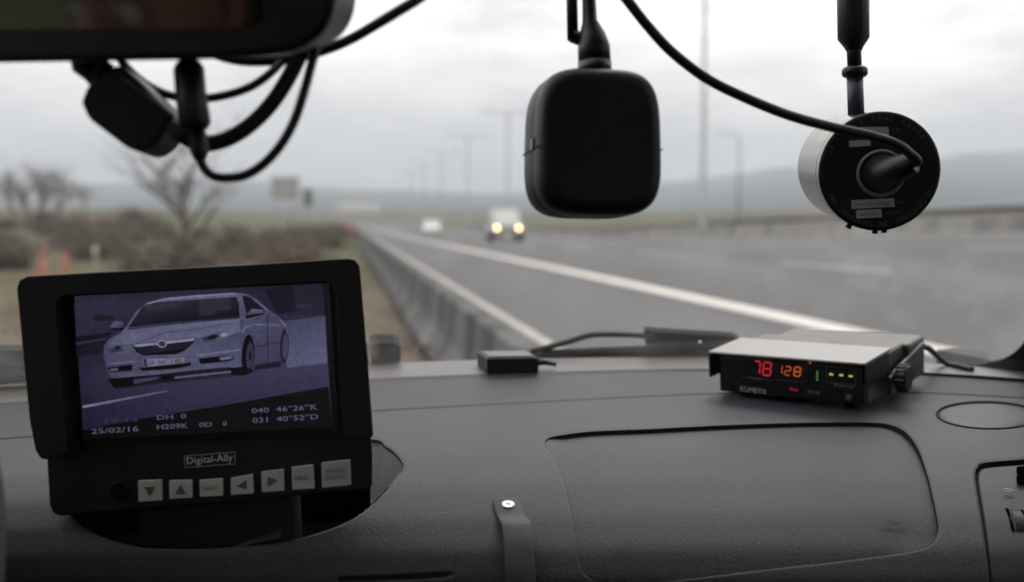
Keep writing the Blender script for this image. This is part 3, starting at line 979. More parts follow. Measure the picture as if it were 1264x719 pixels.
def wall(name, poly, depth, material, parent, vertical=False, keep=None):   # upright band down from an outline
    pl = []
    for i in range(len(poly)):
        a, b = poly[i], poly[(i + 1) % len(poly)]
        k = max(1, int(math.hypot(b[0] - a[0], b[1] - a[1]) / 2.5))
        pl += [(a[0] + (b[0] - a[0]) * t / k, a[1] + (b[1] - a[1]) * t / k) for t in range(k)]
    px = np.array([p[0] for p in pl]); py = np.array([p[1] for p in pl])
    a = S(px, py); b = S(px + 2, py); c = S(px, py + 2)
    nn = np.cross(c - a, b - a); nn /= np.linalg.norm(nn, axis=1, keepdims=True)
    dep = depth(px, py)[:, None]
    lo = a - nn * (dep + 0.0003) - (np.array([0, 0, 0.02]) if vertical else 0)
    hi = a - nn * 0.0006
    k = len(pl)
    kp = [keep is None or keep(*p) for p in pl]
    m = MB().add([tuple(p) for p in hi] + [tuple(p) for p in lo], [(i, (i + 1) % k, k + (i + 1) % k, k + i) for i in range(k) if kp[i]], True)
    return m.build(name, material, parent)
dash = thing('dashboard', 'long dark grey moulded plastic dashboard under the windscreen', 'dashboard')
inA, inV, inK, inT, inL = cA < 0, cV < 0, cK < 0, (cT < 0) & (cL < 0.5), (cT < 0) & (cL >= 0.5)
cR = np.repeat((rowsT[:-1] + rowsT[1:]) / 2, nc - 1)
ledge = cR < 0.21
submesh('moulding', ~(inA | inV | inK | inT | inL | ledge), 'dash', dash)
submesh('windscreen_ledge', ledge, 'ledge', dash)
bagp = submesh('airbag_cover', inA, 'panel', dash, FL['A'])
ventp = submesh('vent_panel', inV, 'vent', dash, FL['V'])
spk = submesh('speaker_cover', inK, 'speaker', dash, FL['K'])
tray = submesh('tray', inT, 'tray', dash, FL['T'])
submesh('tray_lip', inL, 'panel', dash, FL['L'])
wall('gap', AIRBAG, hA_, 'gap', bagp)
wall('gap', VENT, lambda x, y: x * 0 + 0.0046, 'gap', ventp)
wall('gap', SPEAK, lambda x, y: x * 0 + 0.0026, 'gap', spk)
inlip = lambda x, y: x > 456 and y < 577.5
wall('rim', TRAY, lambda x, y: x * 0 + 0.045, 'tray', tray, True, lambda x, y: not inlip(x, y))
wall('rim', TRAY, lambda x, y: x * 0 + 0.003, 'panel', tray, False, inlip)
# raised marking on the airbag cover
o, nrm = Sp(1104, 652, 0.0003)
Mt = frame(o, S(np.array([1112.0]), np.array([651.0]))[0] - S(np.array([1096.0]), np.array([653.0]))[0], nrm)
Mt = Matrix(((Mt[0][0], 0, 0, o.x), (0, 1, 0, o.y), (0, 0, 1, o.z), (0, 0, 0, 1)))
ax = (Sp(1115, 650)[0] - Sp(1093, 652.5)[0]).normalized()
ay = nrm.cross(ax)
mb = MB()
for txt, (px0, py0), wd, ht in (('SRS', (1095, 646), 0.009, 0.0032), ('AIRBAG', (1086, 655), 0.0185, 0.0036)):
    vs, fs = text_geo(txt)
    x0 = min(v.x for v in vs); x1 = max(v.x for v in vs); k = wd / (x1 - x0)
    base, _ = Sp(px0, py0, 0.0)
    base = base - nrm * 0.0005
    mb.add([base + ax * ((v.x - x0) * k) + ay * (v.y * ht / 0.69) for v in vs], fs)
mb.build('raised_lettering', 'vent', bagp)
# vent thumbwheel, its symbol and the louvre above
ctr, nv = Sp(1257, 640, 0.0)
ax2 = (Sp(1262, 655)[0] - Sp(1252, 622)[0]).normalized()
mwh = frame(ctr - nv * 0.0190, ax2, nv)        # x along the slot, y out of the panel, z across
mb = MB()
mb.lathe([(0.0, -0.0032), (0.0195, -0.0032), (0.020, -0.0026), (0.020, 0.0026), (0.0195, 0.0032), (0.0, 0.0032)], 56, mwh)
wheel = mb.build('thumbwheel', 'satin', ventp)
mb = MB()
for k in range(20):
    a = R(-45) + R(4.5) * k
    mb.box((-0.0004, 0.0190, -0.0029), (0.0004, 0.0206, 0.0029), mwh @ Matrix.Rotation(a, 4, 'Z'))
mb.build('ridges', 'satin', wheel)
mb = MB()
mb.rbox((-0.0125, 0.010, -0.0056), (0.0125, 0.0172, -0.0036), 0.0003, mwh).rbox((-0.0125, 0.010, 0.0036), (0.0125, 0.0172, 0.0056), 0.0003, mwh)
mb.build('slot', 'tray', ventp)
c2, _ = Sp(1246, 608, 0.0006)
mb = MB()
mi = frame(c2, ax, nv.cross(ax))
mb.tube([mi @ Vector(p) for p in ((-0.003, 0.002, 0), (-0.001, 0.003, 0), (0.002, 0.0015, 0), (0.003, -0.001, 0))], 0.0005, 6)
mb.tube([mi @ Vector(p) for p in ((-0.003, -0.001, 0), (-0.001, 0.0, 0), (0.0005, -0.0025, 0))], 0.0005, 6)
mb.build('airflow_symbol', 'white', ventp)
mb = MB()
for k in range(5):
    a, _ = Sp(1256, 584 + k * 11, 0.0012); b, _ = Sp(1330, 580 + k * 11, 0.0012)
    if k < 2:
        mb.tube([a, b], 0.0035, 6, True, 0.6)
mb.build('louvre', 'tray', ventp)

# ------------------------------------------------------------------ windscreen
mgl = bpy.data.materials.new('windscreen_glass')
mgl.use_nodes = True
n = mgl.node_tree.nodes; l = mgl.node_tree.links
n.remove(n['Principled BSDF'])
tr = n.new('ShaderNodeBsdfTransparent'); tr.inputs[0].default_value = (0.97, 0.97, 0.965, 1)
gl = n.new('ShaderNodeBsdfGlossy'); gl.inputs['Roughness'].default_value = 0.03
fr = n.new('ShaderNodeFresnel'); fr.inputs[0].default_value = 1.35
m1 = n.new('ShaderNodeMixShader'); l.new(fr.outputs[0], m1.inputs[0]); l.new(tr.outputs[0], m1.inputs[1]); l.new(gl.outputs[0], m1.inputs[2])
tl = n.new('ShaderNodeBsdfTranslucent'); tl.inputs[0].default_value = (0.8, 0.8, 0.8, 1)
tc = n.new('ShaderNodeTexCoord')
# wiped streaks and dust: stretched noise times a coarse patch noise
ns = nz(14.0, 6, 0.65, 1.0, 0.35)
np_ = nz(2.2, 3, 0.5)
r1 = n.new('ShaderNodeMapRange'); r1.inputs['From Min'].default_value = 0.48; r1.inputs['From Max'].default_value = 0.75; r1.inputs['To Min'].default_value = 0.0; r1.inputs['To Max'].default_value = 0.15; l.new(ns, r1.inputs['Value'])
r2 = n.new('ShaderNodeMapRange'); r2.inputs['From Min'].default_value = 0.40; r2.inputs['From Max'].default_value = 0.62; l.new(np_, r2.inputs['Value'])
mm = n.new('ShaderNodeMath'); mm.operation = 'MULTIPLY_ADD'; l.new(r1.outputs[0], mm.inputs[0]); l.new(r2.outputs[0], mm.inputs[1]); mm.inputs[2].default_value = 0.005
sepg = n.new('ShaderNodeSeparateXYZ'); l.new(tc.outputs['Object'], sepg.inputs[0])   # smear and pale reflections painted along the foot of the glass
gz = n.new('ShaderNodeMapRange'); gz.inputs['From Min'].default_value = EYE - 0.095; gz.inputs['From Max'].default_value = EYE - 0.15; gz.inputs['To Max'].default_value = 0.42
l.new(sepg.outputs[2], gz.inputs['Value'])
ng = nz(6.0, 5, 0.6)
g2 = n.new('ShaderNodeMapRange'); g2.inputs['From Min'].default_value = 0.44; g2.inputs['From Max'].default_value = 0.66; l.new(ng, g2.inputs['Value'])
gx_ = n.new('ShaderNodeMapRange'); gx_.inputs['From Min'].default_value = 0.03; gx_.inputs['From Max'].default_value = -0.03; gx_.inputs['To Min'].default_value = 0.12
l.new(sepg.outputs[0], gx_.inputs['Value'])
g5 = n.new('ShaderNodeMath'); g5.operation = 'MULTIPLY'; l.new(gx_.outputs[0], g5.inputs[0]); l.new(g2.outputs[0], g5.inputs[1])
g3 = n.new('ShaderNodeMath'); g3.operation = 'MULTIPLY'; l.new(gz.outputs[0], g3.inputs[0]); l.new(g5.outputs[0], g3.inputs[1])
g4 = n.new('ShaderNodeMath'); g4.operation = 'ADD'; l.new(mm.outputs[0], g4.inputs[0]); l.new(g3.outputs[0], g4.inputs[1])
m2 = n.new('ShaderNodeMixShader'); l.new(g4.outputs[0], m2.inputs[0]); l.new(m1.outputs[0], m2.inputs[1]); l.new(tl.outputs[0], m2.inputs[2])
l.new(m2.outputs[0], n['Material Output'].inputs['Surface'])
M_['glass'] = mgl

cabin = thing('van_cabin', 'dark van cabin around the windscreen with roof, pillars and doors', None, None, None, 'structure')
def glass_base(px):
    p = S(np.array([float(px)]), np.array([float(rowA(px)) - 4.0]))[0]
    return Vector(p) + VY * 0.012
gpx = np.linspace(-640, 1330, 50)
NT = 14
def glass_pt(px, t, off=0.0):
    b = glass_base(px)
    bulge = 0.035 * math.sin(math.pi * t)
    p = b - VY * 0.60 * t + Vector((0, 0, 0.58 * t))
    return p + (VY * 0.695 + Vector((0, 0, 0.719))) * (bulge + off)
vs = []; fs = []
for off in (0.0,):
    for i in range(NT + 1):
        for px in gpx:
            vs.append(glass_pt(px, i / NT, off))
k = len(gpx); h = (NT + 1) * k
for i in range(NT):
    for j in range(k - 1):
        a = i * k + j
        fs.append((a, a + 1, a + k + 1, a + k))
MB().add(vs, fs, True).build('windscreen', 'glass', cabin)

# black printed border of the glass at the lower right corner, with its dotted edge
def fritp(px, py, inn=0.003):                 # point just inside the glass along a sight line
    lo, hi = 0.0, 1.0
    b = glass_base(px)
    o = b - VY * inn
    nrm = (VY * 0.695 + Vector((0, 0, 0.719)))
    d = ray(px, py)
    t = nrm.dot(o - CAM) / nrm.dot(d)
    return CAM + d * t
fx = np.linspace(1128, 1300, 60)
ftop = _curve([1128, 1170, 1200, 1225, 1245, 1258, 1268, 1300], [452, 452, 450.5, 447, 440, 430, 417, 330], fx)
vs = []; fs = []
for px, ty in zip(fx, ftop):
    vs += [fritp(px, ty), fritp(px, max(ty + 4, float(rowA(px)) + 4))]
for i in range(len(fx) - 1):
    fs.append((2 * i, 2 * i + 1, 2 * i + 3, 2 * i + 2))
fo = MB().add(vs, fs).build('glass_border', 'frit', cabin)
for e0, e1 in ((1286, 1330), (-596, -640)):   # the border goes on up both sides
    tt = [i / 20 for i in range(21)]
    MB().add([glass_pt(e0, t, -0.003) for t in tt] + [glass_pt(e1, t, -0.003) for t in tt], [(i, i + 1, 22 + i, 21 + i) for i in range(20)], True).build('glass_border', 'frit', cabin)
mb = MB()
for i in range(56):
    px = 1180 + i * 1.6
    ty = float(np.interp(px, fx, ftop)) - 1.0
    c = fritp(px, ty)
    rr = 0.00042
    mb.add([c + CR * rr * math.cos(a) + CU * rr * math.sin(a) for a in np.linspace(0, 2 * math.pi, 7)[:6]], [tuple(range(6))])
mb.build('border_dots', 'frit', fo)

# pillars, roof, doors, rear
for px0, s in ((1315, 1), (-640, -1)):
    p0 = glass_base(px0) - VY * 0.01 - Vector((0, 0, 0.05))
    pts = [p0 + VX * s * 0.035] + [glass_pt(px0, t) + VX * s * 0.03 for t in (0.1, 0.3, 0.5, 0.7, 0.9, 1.02)]
    MB().tube(pts, [0.055, 0.05, 0.045, 0.045, 0.045, 0.05, 0.055], 14, True, 1.0).build('pillar', 'trim', cabin)
def vbox(name, lo, hi, material='lining'):
    return MB().box(lo, hi, MV).build(name, material, cabin)
XL, XR, YB, ZR, ZF = -0.92, 0.80, -1.7, 0.435, -1.05
vbox('roof', (XL, YB, ZR), (XR, 0.52, ZR + 0.03), 'headliner')
vbox('floor', (XL, YB, ZF - 0.03), (XR, 1.25, ZF))
vbox('rear_wall', (XL, YB - 0.03, ZF), (XR, YB, -0.1))
vbox('rear_header', (XL, YB - 0.03, 0.34), (XR, YB, ZR + 0.03))
MB().box((XL, YB - 0.02, -0.1), (XR, YB - 0.015, 0.34), MV).build('rear_window', 'glass', cabin)  # out of view, added to bring more light onto the dash front
vbox('firewall', (XL, 1.05, ZF), (XR, 1.08, -0.24))
for s, x in ((-1, XL), (1, XR)):
    a, b = (x - 0.04, x) if s < 0 else (x, x + 0.04)
    dr = vbox('door', (a, -0.55, ZF), (b, 1.25, -0.16))
    vbox('side_wall', (a, YB, ZF), (b, -0.552, -0.16))
    vbox('door_pillar', (a, -0.62, -0.16), (b, -0.552, 0.36))
    vbox('window_header', (a, YB, 0.36), (b, 0.62, ZR))
    MB().box((a + 0.015, YB + 0.1, -0.16), (a + 0.02, -0.62, 0.36), MV).build('side_window', 'glass', cabin)  # out of view, opened to bring more light onto the dash front
    MB().box((a + 0.015, -0.55, -0.16), (a + 0.02, 0.9, 0.36), MV).build('side_window', 'glass', cabin)
# bonnet sloping away outside, below the sight line
vs = []; fs = []
NB = 24
for i, (dy, dz) in enumerate([(0.02, -0.05), (0.15, -0.085), (0.4, -0.15), (0.7, -0.26), (0.85, -0.42), (0.86, -0.8)]):
    for j in range(NB):
        px = -560 + 1830 * j / (NB - 1)
        vs.append(glass_base(px) + VY * dy + Vector((0, 0, dz)))
for i in range(5):
    for j in range(NB - 1):
        fs.append((i * NB + j, i * NB + j + 1, (i + 1) * NB + j + 1, (i + 1) * NB + j))
MB().add(vs, fs, True).build('bonnet', 'carwhite', cabin)

# ------------------------------------------------------------------ wipers outside the glass
def wd(px, py, extra=0.03):                   # just outside the glass
    b = glass_base(px) + VY * extra
    nrm = (VY * 0.695 + Vector((0, 0, 0.719)))
    d = ray(px, py)
    return CAM + d * (nrm.dot(b - CAM) / nrm.dot(d))
def flat_shape(pts, extra, thick):            # outline on the glass plane, given thickness
    a = [wd(x, y, extra) for x, y in pts]; nrm = (VY * 0.695 + Vector((0, 0, 0.719))) * thick
    b = [p + nrm for p in a]; k = len(a)
    m = MB().add(a + b, [tuple(range(k)), tuple(reversed(range(k, 2 * k)))] + [(i, k + i, k + (i + 1) % k, (i + 1) % k) for i in range(k)])
    return m
wt = thing('windscreen_wiper', 'black windscreen wiper lying between the small black box and radar display', 'wiper', None, 'windscreen wipers')
pts = catmull([wd(x, y, 0.04) for x, y in ((655, 434), (672, 430), (700, 422.5), (722, 415.5), (738, 413), (770, 413), (806, 415))], 5)
MB().tube(pts, 0.0034, 10, True, 1.3).build('arm', 'wiperm', wt)
flat_shape([(796, 408.5), (812, 410), (905, 415.5), (913, 419), (905, 425), (880, 428), (812, 426), (797, 426)], 0.042, 0.006).build('arm_cover', 'wiperm', wt)
cv = wd(864, 421.5, 0.039)
MB().tube([cv, cv + ray(864, 421.5) * 0.004], 0.0018, 12).build('rivet', 'rivet', wt)
flat_shape([(668, 437), (730, 434), (880, 428), (960, 424), (960, 432), (880, 437), (730, 440), (668, 442)], 0.03, 0.005).build('blade_frame', 'wiperm', wt)
flat_shape([(640, 442), (730, 438), (880, 435), (985, 430), (985, 449), (880, 447), (730, 449), (640, 453)], 0.024, 0.005).build('blade', 'rubber', wt)
wt = thing('windscreen_wiper', 'dark windscreen wiper behind the monitor, its blunt end showing at right', 'wiper', None, 'windscreen wipers')
flat_shape([(-120, 441), (0, 433), (200, 430), (455, 428), (455, 440), (200, 448), (0, 451), (-120, 460)], 0.036, 0.006).build('blade_frame', 'wiperm', wt)
flat_shape([(456, 427), (461, 424.5), (487, 424.5), (494, 428), (495, 445), (490, 449), (458, 450)], 0.033, 0.012).build('end_cap', 'wiperm', wt)
flat_shape([(-120, 465), (0, 456), (200, 452), (455, 444), (455, 453), (200, 464), (0, 471), (-120, 482)], 0.026, 0.006).build('blade', 'rubber', wt)
cv = wd(22, 442, 0.033)
MB().tube([cv, cv + ray(22, 442) * 0.004], 0.0018, 12).build('rivet', 'rivet', wt)
# ------------------------------------------------------------------ video monitor
roll = R(3.2)
mx = CR * math.cos(roll) + CU * math.sin(roll)
my = CU * math.cos(roll) - CR * math.sin(roll)
MM = frame(P(251, 446, 0.70), mx, my)
mon = thing('video_monitor', 'black video monitor with sunshade showing a white car, standing in dashboard tray', 'monitor', MM)
def o2(pts, z): return [tuple(on(MM, x, y, z)[:2]) for x, y in pts]
body = o2([(40, 362), (438, 338), (444, 345), (452, 470), (460, 560), (460, 600), (454, 606), (300, 619), (74, 638), (64, 634), (60, 622), (57, 565), (40, 480)], 0.0)
def taper(m, k):                              # back of the case narrower than its front
    m.v = [(x * (1 + z * k), y * (1 + z * k), z) if z < -0.0005 else (x, y, z) for x, y, z in m.v]
    return m
taper(MB().prism(body, -0.032, 0.0, None, 0.0016, 2), 1.9).build('casing', 'black', mon)
hood = o2([(20, 356), (23, 346), (33, 341), (120, 336), (300, 327), (428, 319), (438, 320.5), (444, 328), (452, 420), (461, 538), (458, 541), (425, 543), (414, 360), (410, 352), (402, 349), (78, 366), (70, 372), (68, 380), (82, 560), (55, 568), (49, 566), (43, 556), (36, 520), (27, 430)], 0.016)
m_ = MB().prism(hood, -0.024, 0.016, None, 0.0018, 3)
m_.v = [(x * (1 + (z - 0.016) * 1.5), y * (1 + (z - 0.016) * 0.3), z) for x, y, z in m_.v]
m_.build('sunshade', 'black', mon)
bez = o2([(82, 358), (406, 340), (419, 536), (94, 553)], 0.0008)
MB().prism(bez, 0.0, 0.0008, None, 0.0003, 1).build('bezel', 'gloss', mon)
MB().rbox((-0.050, -0.150, -0.030), (0.050, -0.080, -0.012), 0.003).build('stand', 'black', mon)

# picture on the screen: flat emitting shapes, as a display shows them
def zc(x, y): return (80 + x / 3.4235, 340 + y / 3.4235)
pv_, pf_, pc_ = [], [], []
layer = [0]
def tone(c):                                  # the display's own tone: dim, bluish, fairly contrasty
    g = sum(c) / 3
    return srgb(*[max(5, 55 + ((v * 0.5 + g * 0.5) - 76) * 1.3) for v in c])
def shape(pts, cols, z=None):
    layer[0] += 1
    zz = 0.0010 + layer[0] * 0.000012
    b = len(pv_)
    for i, (x, y) in enumerate(pts):
        px, py = zc(x, y)
        q = on(MM, px, py, zz)
        pv_.append(tuple(q))
    pf_.append(tuple(reversed(range(b, b + len(pts)))))
    if not isinstance(cols[0], (tuple, list)):
        cols = [cols] * len(pts)
    pc_.extend([tone(c) for c in cols])
def ell(cx, cy, rx, ry, c, n=20, rot=0.0):
    shape([(cx + rx * math.cos(a) * math.cos(rot) - ry * math.sin(a) * math.sin(rot), cy + rx * math.cos(a) * math.sin(rot) + ry * math.sin(a) * math.cos(rot)) for a in np.linspace(0, 2 * math.pi, n, endpoint=False)], c)
B = (88, 86, 128)
shape([(41, 89), (1089, 27), (1108, 330), (60, 400)], [(66, 65, 94), (54, 53, 78), (78, 76, 118), (56, 55, 86)])
shape([(60, 398), (1107, 300), (1131, 640), (79, 695)], [(60, 59, 92), (76, 74, 118), (54, 53, 88), (48, 47, 78)])
shape([(41, 120), (300, 105), (260, 215), (170, 245), (48, 262)], [(66, 64, 92), (62, 61, 88), (58, 57, 84), (60, 58, 86), (62, 60, 88)])
shape([(110, 175), (150, 165), (210, 172), (205, 190), (130, 195)], (52, 52, 66))
shape([(46, 262), (200, 240), (180, 275), (160, 330), (50, 348)], [(40, 39, 60), (40, 39, 60), (46, 45, 68), (50, 48, 72), (48, 46, 70)])
shape([(47, 285), (180, 262), (175, 272), (48, 296)], (66, 64, 94))
shape([(740, 47), (1090, 27), (1098, 170), (900, 195), (800, 130)], [(56, 55, 80), (50, 49, 72), (54, 53, 80), (58, 57, 88), (50, 49, 74)])
shape([(840, 60), (960, 45), (985, 150), (900, 165)], (45, 44, 64))
shape([(905, 195), (1100, 172), (1110, 370), (940, 392)], [(78, 76, 116), (82, 80, 122), (96, 94, 146), (92, 90, 140)])
# lower dark caption area and lane line
shape([(76, 655), (300, 610), (700, 545), (1114, 470), (1131, 640), (79, 695)], [(18, 18, 30), (14, 14, 24), (12, 12, 20), (12, 12, 20), (8, 8, 14), (10, 10, 16)])
shape([(74, 552), (430, 486), (440, 491), (76, 562)], [(120, 118, 160), (92, 90, 132), (90, 88, 130), (122, 120, 162)])
# shadow under the car
shape([(180, 440), (300, 415), (700, 380), (800, 395), (800, 415), (740, 425), (420, 455), (215, 480)], [(40, 39, 58), (32, 31, 46), (32, 31, 46), (36, 35, 54), (60, 58, 94), (56, 54, 88), (46, 45, 72), (40, 39, 62)])
# body
shape([(165, 300), (185, 272), (240, 240), (262, 215), (300, 155), (345, 118), (420, 97), (560, 84), (720, 74), (770, 80), (812, 102), (850, 140), (900, 172), (935, 205), (945, 250), (945, 330), (925, 385), (800, 402), (745, 400), (700, 388), (540, 402), (400, 418), (290, 428), (200, 436), (182, 410), (165, 345)],
      [(82, 80, 120), (86, 84, 126), (92, 90, 134), (92, 90, 134), (90, 88, 132), (94, 92, 136), (100, 98, 142), (102, 100, 144), (100, 98, 142), (92, 90, 134), (84, 82, 124), (82, 80, 122), (84, 82, 126), (80, 78, 120), (74, 72, 112), (72, 70, 112), (70, 68, 108), (72, 70, 110), (86, 84, 126), (92, 90, 134), (98, 96, 140), (96, 94, 138), (92, 90, 134), (84, 82, 122), (80, 78, 118), (82, 80, 120)])
shape([(262, 225), (735, 178), (745, 240), (560, 262), (290, 290), (180, 300)], [(100, 98, 142), (104, 102, 148), (98, 96, 140), (106, 104, 148), (102, 100, 146), (92, 90, 132)])
shape([(745, 180), (925, 205), (915, 385), (800, 398), (775, 240)], [(86, 84, 128), (80, 78, 118), (72, 70, 110), (74, 72, 112), (80, 78, 120)])
# glass
shape([(266, 222), (328, 134), (368, 116), (716, 92), (728, 120), (730, 178), (420, 204)], [(46, 46, 66), (56, 56, 80), (60, 60, 84), (54, 54, 78), (50, 50, 74), (48, 48, 70), (44, 44, 66)])
shape([(560, 104), (700, 95), (706, 160), (570, 172)], (62, 62, 86))
shape([(748, 84), (788, 94), (838, 138), (845, 152), (770, 168)], [(48, 47, 68), (50, 49, 70), (46, 45, 66), (44, 43, 62), (42, 41, 60)])
shape([(716, 92), (722, 90), (735, 120), (738, 178), (730, 178), (728, 120)], (28, 27, 42))
# mirrors
shape([(190, 216), (214, 194), (248, 198), (246, 226), (202, 230)], [(96, 94, 132), (100, 98, 138), (90, 88, 128), (60, 58, 88), (58, 56, 86)])
shape([(192, 224), (246, 222), (244, 232), (204, 234)], (36, 35, 52))
shape([(762, 172), (790, 142), (834, 146), (846, 158), (772, 180)], [(70, 68, 102), (104, 102, 146), (102, 100, 144), (84, 82, 124), (60, 58, 88)])
shape([(762, 170), (846, 158), (840, 166), (768, 184)], (30, 29, 44))
# lamps
shape([(578, 266), (640, 242), (712, 228), (716, 246), (660, 274), (592, 282)], [(56, 54, 82), (76, 74, 112), (110, 108, 150), (112, 110, 152), (90, 88, 130), (62, 60, 90)])
ell(625, 262, 24, 9, (40, 39, 58), 14, -0.3); ell(672, 252, 16, 8, (128, 126, 168), 14, -0.3)
shape([(172, 312), (196, 288), (238, 298), (246, 318), (192, 330)], [(76, 74, 110), (96, 94, 134), (84, 82, 120), (60, 58, 88), (66, 64, 96)])
ell(222, 306, 12, 8, (46, 45, 66), 12, -0.2)
# grille
shape([(282, 292), (554, 262), (546, 284), (508, 318), (470, 334), (332, 340), (304, 326)], (34, 33, 50))
for k in range(4):
    y = 308 + k * 7
    shape([(302 + k * 7, y + 2), (538 - k * 13, y - 22), (536 - k * 13, y - 19), (303 + k * 7, y + 5)], (62, 60, 90))
shape([(288, 294), (550, 265), (542, 278), (300, 304)], (128, 126, 168))
ell(411, 290, 21, 16, (132, 130, 172)); ell(411, 290, 15, 11, (40, 39, 58))
shape([(394, 293), (413, 287), (409, 291), (430, 287), (410, 294), (413, 290)], (120, 118, 160))
# plate
shape([(330, 352), (505, 337), (507, 374), (334, 389)], (116, 114, 150))
shape([(332, 354), (346, 353), (349, 386), (336, 387)], (54, 56, 110))
# intakes, fog lamps
shape([(314, 391), (536, 368), (530, 384), (470, 395), (326, 405)], (28, 27, 42))
shape([(180, 390), (286, 377), (284, 403), (190, 412)], (34, 33, 50)); shape([(190, 396), (225, 391), (224, 403), (192, 407)], (92, 90, 128))
shape([(564, 352), (696, 338), (718, 354), (692, 364), (574, 376)], (34, 33, 50)); shape([(652, 348), (700, 342), (708, 353), (660, 360)], (108, 106, 148))
# tyres and strips of light under the sill
shape([(186, 442), (292, 428), (288, 462), (262, 474), (212, 478), (195, 462)], (22, 22, 32))
shape([(290, 442), (400, 428), (392, 438), (294, 460)], (76, 74, 112))
shape([(402, 426), (462, 420), (460, 440), (412, 446)], (24, 24, 36))
shape([(462, 430), (702, 404), (702, 411), (466, 437)], (104, 100, 132))
ell(774, 335, 27, 84, (24, 24, 36), 28, 0.05); ell(782, 340, 15, 58, (70, 68, 100), 24, 0.05); ell(783, 341, 6, 22, (44, 43, 64), 16)
shape([(702, 392), (756, 386), (800, 402), (762, 424), (704, 420)], (22, 22, 32))
ell(928, 300, 19, 74, (52, 51, 80), 26, 0.04); ell(932, 302, 12, 54, (76, 74, 116), 22, 0.04)
# creases, gaps and reflections that shape the body
shape([(300, 286), (420, 240), (560, 226), (700, 200), (702, 204), (560, 231), (424, 245), (306, 289)], (84, 82, 118))
shape([(262, 226), (420, 206), (736, 178), (736, 183), (420, 212), (264, 232)], (58, 57, 82))
shape([(182, 340), (300, 348), (560, 340), (750, 305), (750, 309), (560, 346), (300, 354), (182, 346)], (84, 82, 120))
shape([(184, 372), (300, 362), (302, 366), (186, 377)], (110, 108, 148)); shape([(556, 336), (740, 312), (742, 318), (560, 342)], (112, 110, 150))
shape([(745, 240), (760, 215), (800, 205), (910, 208), (908, 214), (802, 212), (768, 222), (752, 250)], (104, 102, 142))
shape([(852, 168), (858, 168), (862, 385), (856, 386)], (62, 61, 92))
shape([(802, 300), (905, 280), (905, 286), (802, 307)], (62, 61, 94)); shape([(800, 380), (915, 362), (912, 388), (800, 402)], (48, 47, 72))
shape([(350, 128), (520, 112), (470, 150), (330, 168)], [(70, 70, 94), (66, 66, 90), (52, 52, 76), (56, 56, 80)])
shape([(640, 150), (722, 142), (726, 172), (620, 182)], [(54, 54, 76), (46, 46, 66), (40, 40, 60), (48, 48, 70)])
shape([(345, 118), (420, 97), (560, 84), (720, 74), (722, 80), (560, 92), (424, 104), (352, 123)], (124, 122, 162))
shape([(790, 98), (812, 104), (868, 152), (850, 150)], (96, 94, 134))
shape([(905, 182), (930, 205), (944, 245), (946, 262), (934, 222), (912, 196)], (112, 110, 152))
me = bpy.data.meshes.new('picture')
me.from_pydata(pv_, [], pf_)
ca = me.color_attributes.new('shade', 'FLOAT_COLOR', 'POINT')
for i, c in enumerate(pc_):
    ca.data[i].color = c
msc = bpy.data.materials.new('screen_picture')
msc.use_nodes = True
n = msc.node_tree.nodes; l = msc.node_tree.links
bs = n['Principled BSDF']; bs.inputs['Base Color'].default_value = (0.005, 0.005, 0.006, 1); bs.inputs['Roughness'].default_value = 0.35
at_ = n.new('ShaderNodeAttribute'); at_.attribute_name = 'shade'
tc = n.new('ShaderNodeTexCoord')
tn = n.new('ShaderNodeTexNoise'); tn.inputs['Scale'].default_value = 420; tn.inputs['Detail'].default_value = 6; l.new(tc.outputs['Object'], tn.inputs['Vector'])
mr = n.new('ShaderNodeMapRange'); mr.inputs['To Min'].default_value = 0.45; mr.inputs['To Max'].default_value = 1.3; l.new(tn.outputs['Fac'], mr.inputs['Value'])
l.new(at_.outputs['Color'], bs.inputs['Emission Color']); l.new(mr.outputs[0], bs.inputs['Emission Strength'])
me.materials.append(msc)
scr = bpy.data.objects.new('screen', me); COL.objects.link(scr); scr.parent = mon
scr['label'] = 'lit bluish screen showing a white saloon car'
M_['capt'] = emit('caption_light', srgb(88, 88, 116), 1.0)
M_['captd'] = emit('caption_dim', srgb(52, 52, 76), 1.0)
M_['captk'] = emit('caption_dark', srgb(22, 21, 34), 1.0)
def caption(lst, m, name, z=0.0022):
    for txt, x0, y0, x1, y1, hpx in lst:
        a, b = on(MM, x0, y0, z), on(MM, x1, y1, z)
        put_text(MB(), txt, a, b, hpx * 0.0005).build(name, m, scr)
caption([('25/02/16', 113, 536, 171, 532.5, 6.2), ('DH  0', 194, 518.5, 230, 516.5, 5.5), ('H209K', 194, 530.5, 232, 528.5, 6), ('0D', 246, 527.5, 262, 526.6, 5.5), ('0', 275, 526, 280, 525.7, 5.5),
         ('040  46\u00b026\u2033K', 311, 510.5, 392, 505.5, 6.2), ('031  40\u00b052\u2033D', 312, 522.5, 393, 517.5, 6.2)], 'capt', 'caption')
caption([('17:13', 130, 523, 170, 520.6, 5), ('182', 366, 381, 384, 380, 5), ('0 0 0 0 0', 340, 394, 386, 391.5, 4)], 'captd', 'caption')
caption([('0011   077901-1', 101, 372.5, 197, 367, 6)], 'captk', 'caption')
caption([('54', 183.5, 451.2, 190, 450.6, 5.2), ('BK', 196, 450.2, 206, 449.4, 4.6), ('182', 212, 449.0, 225, 447.8, 4.6)], 'captk', 'plate_characters')

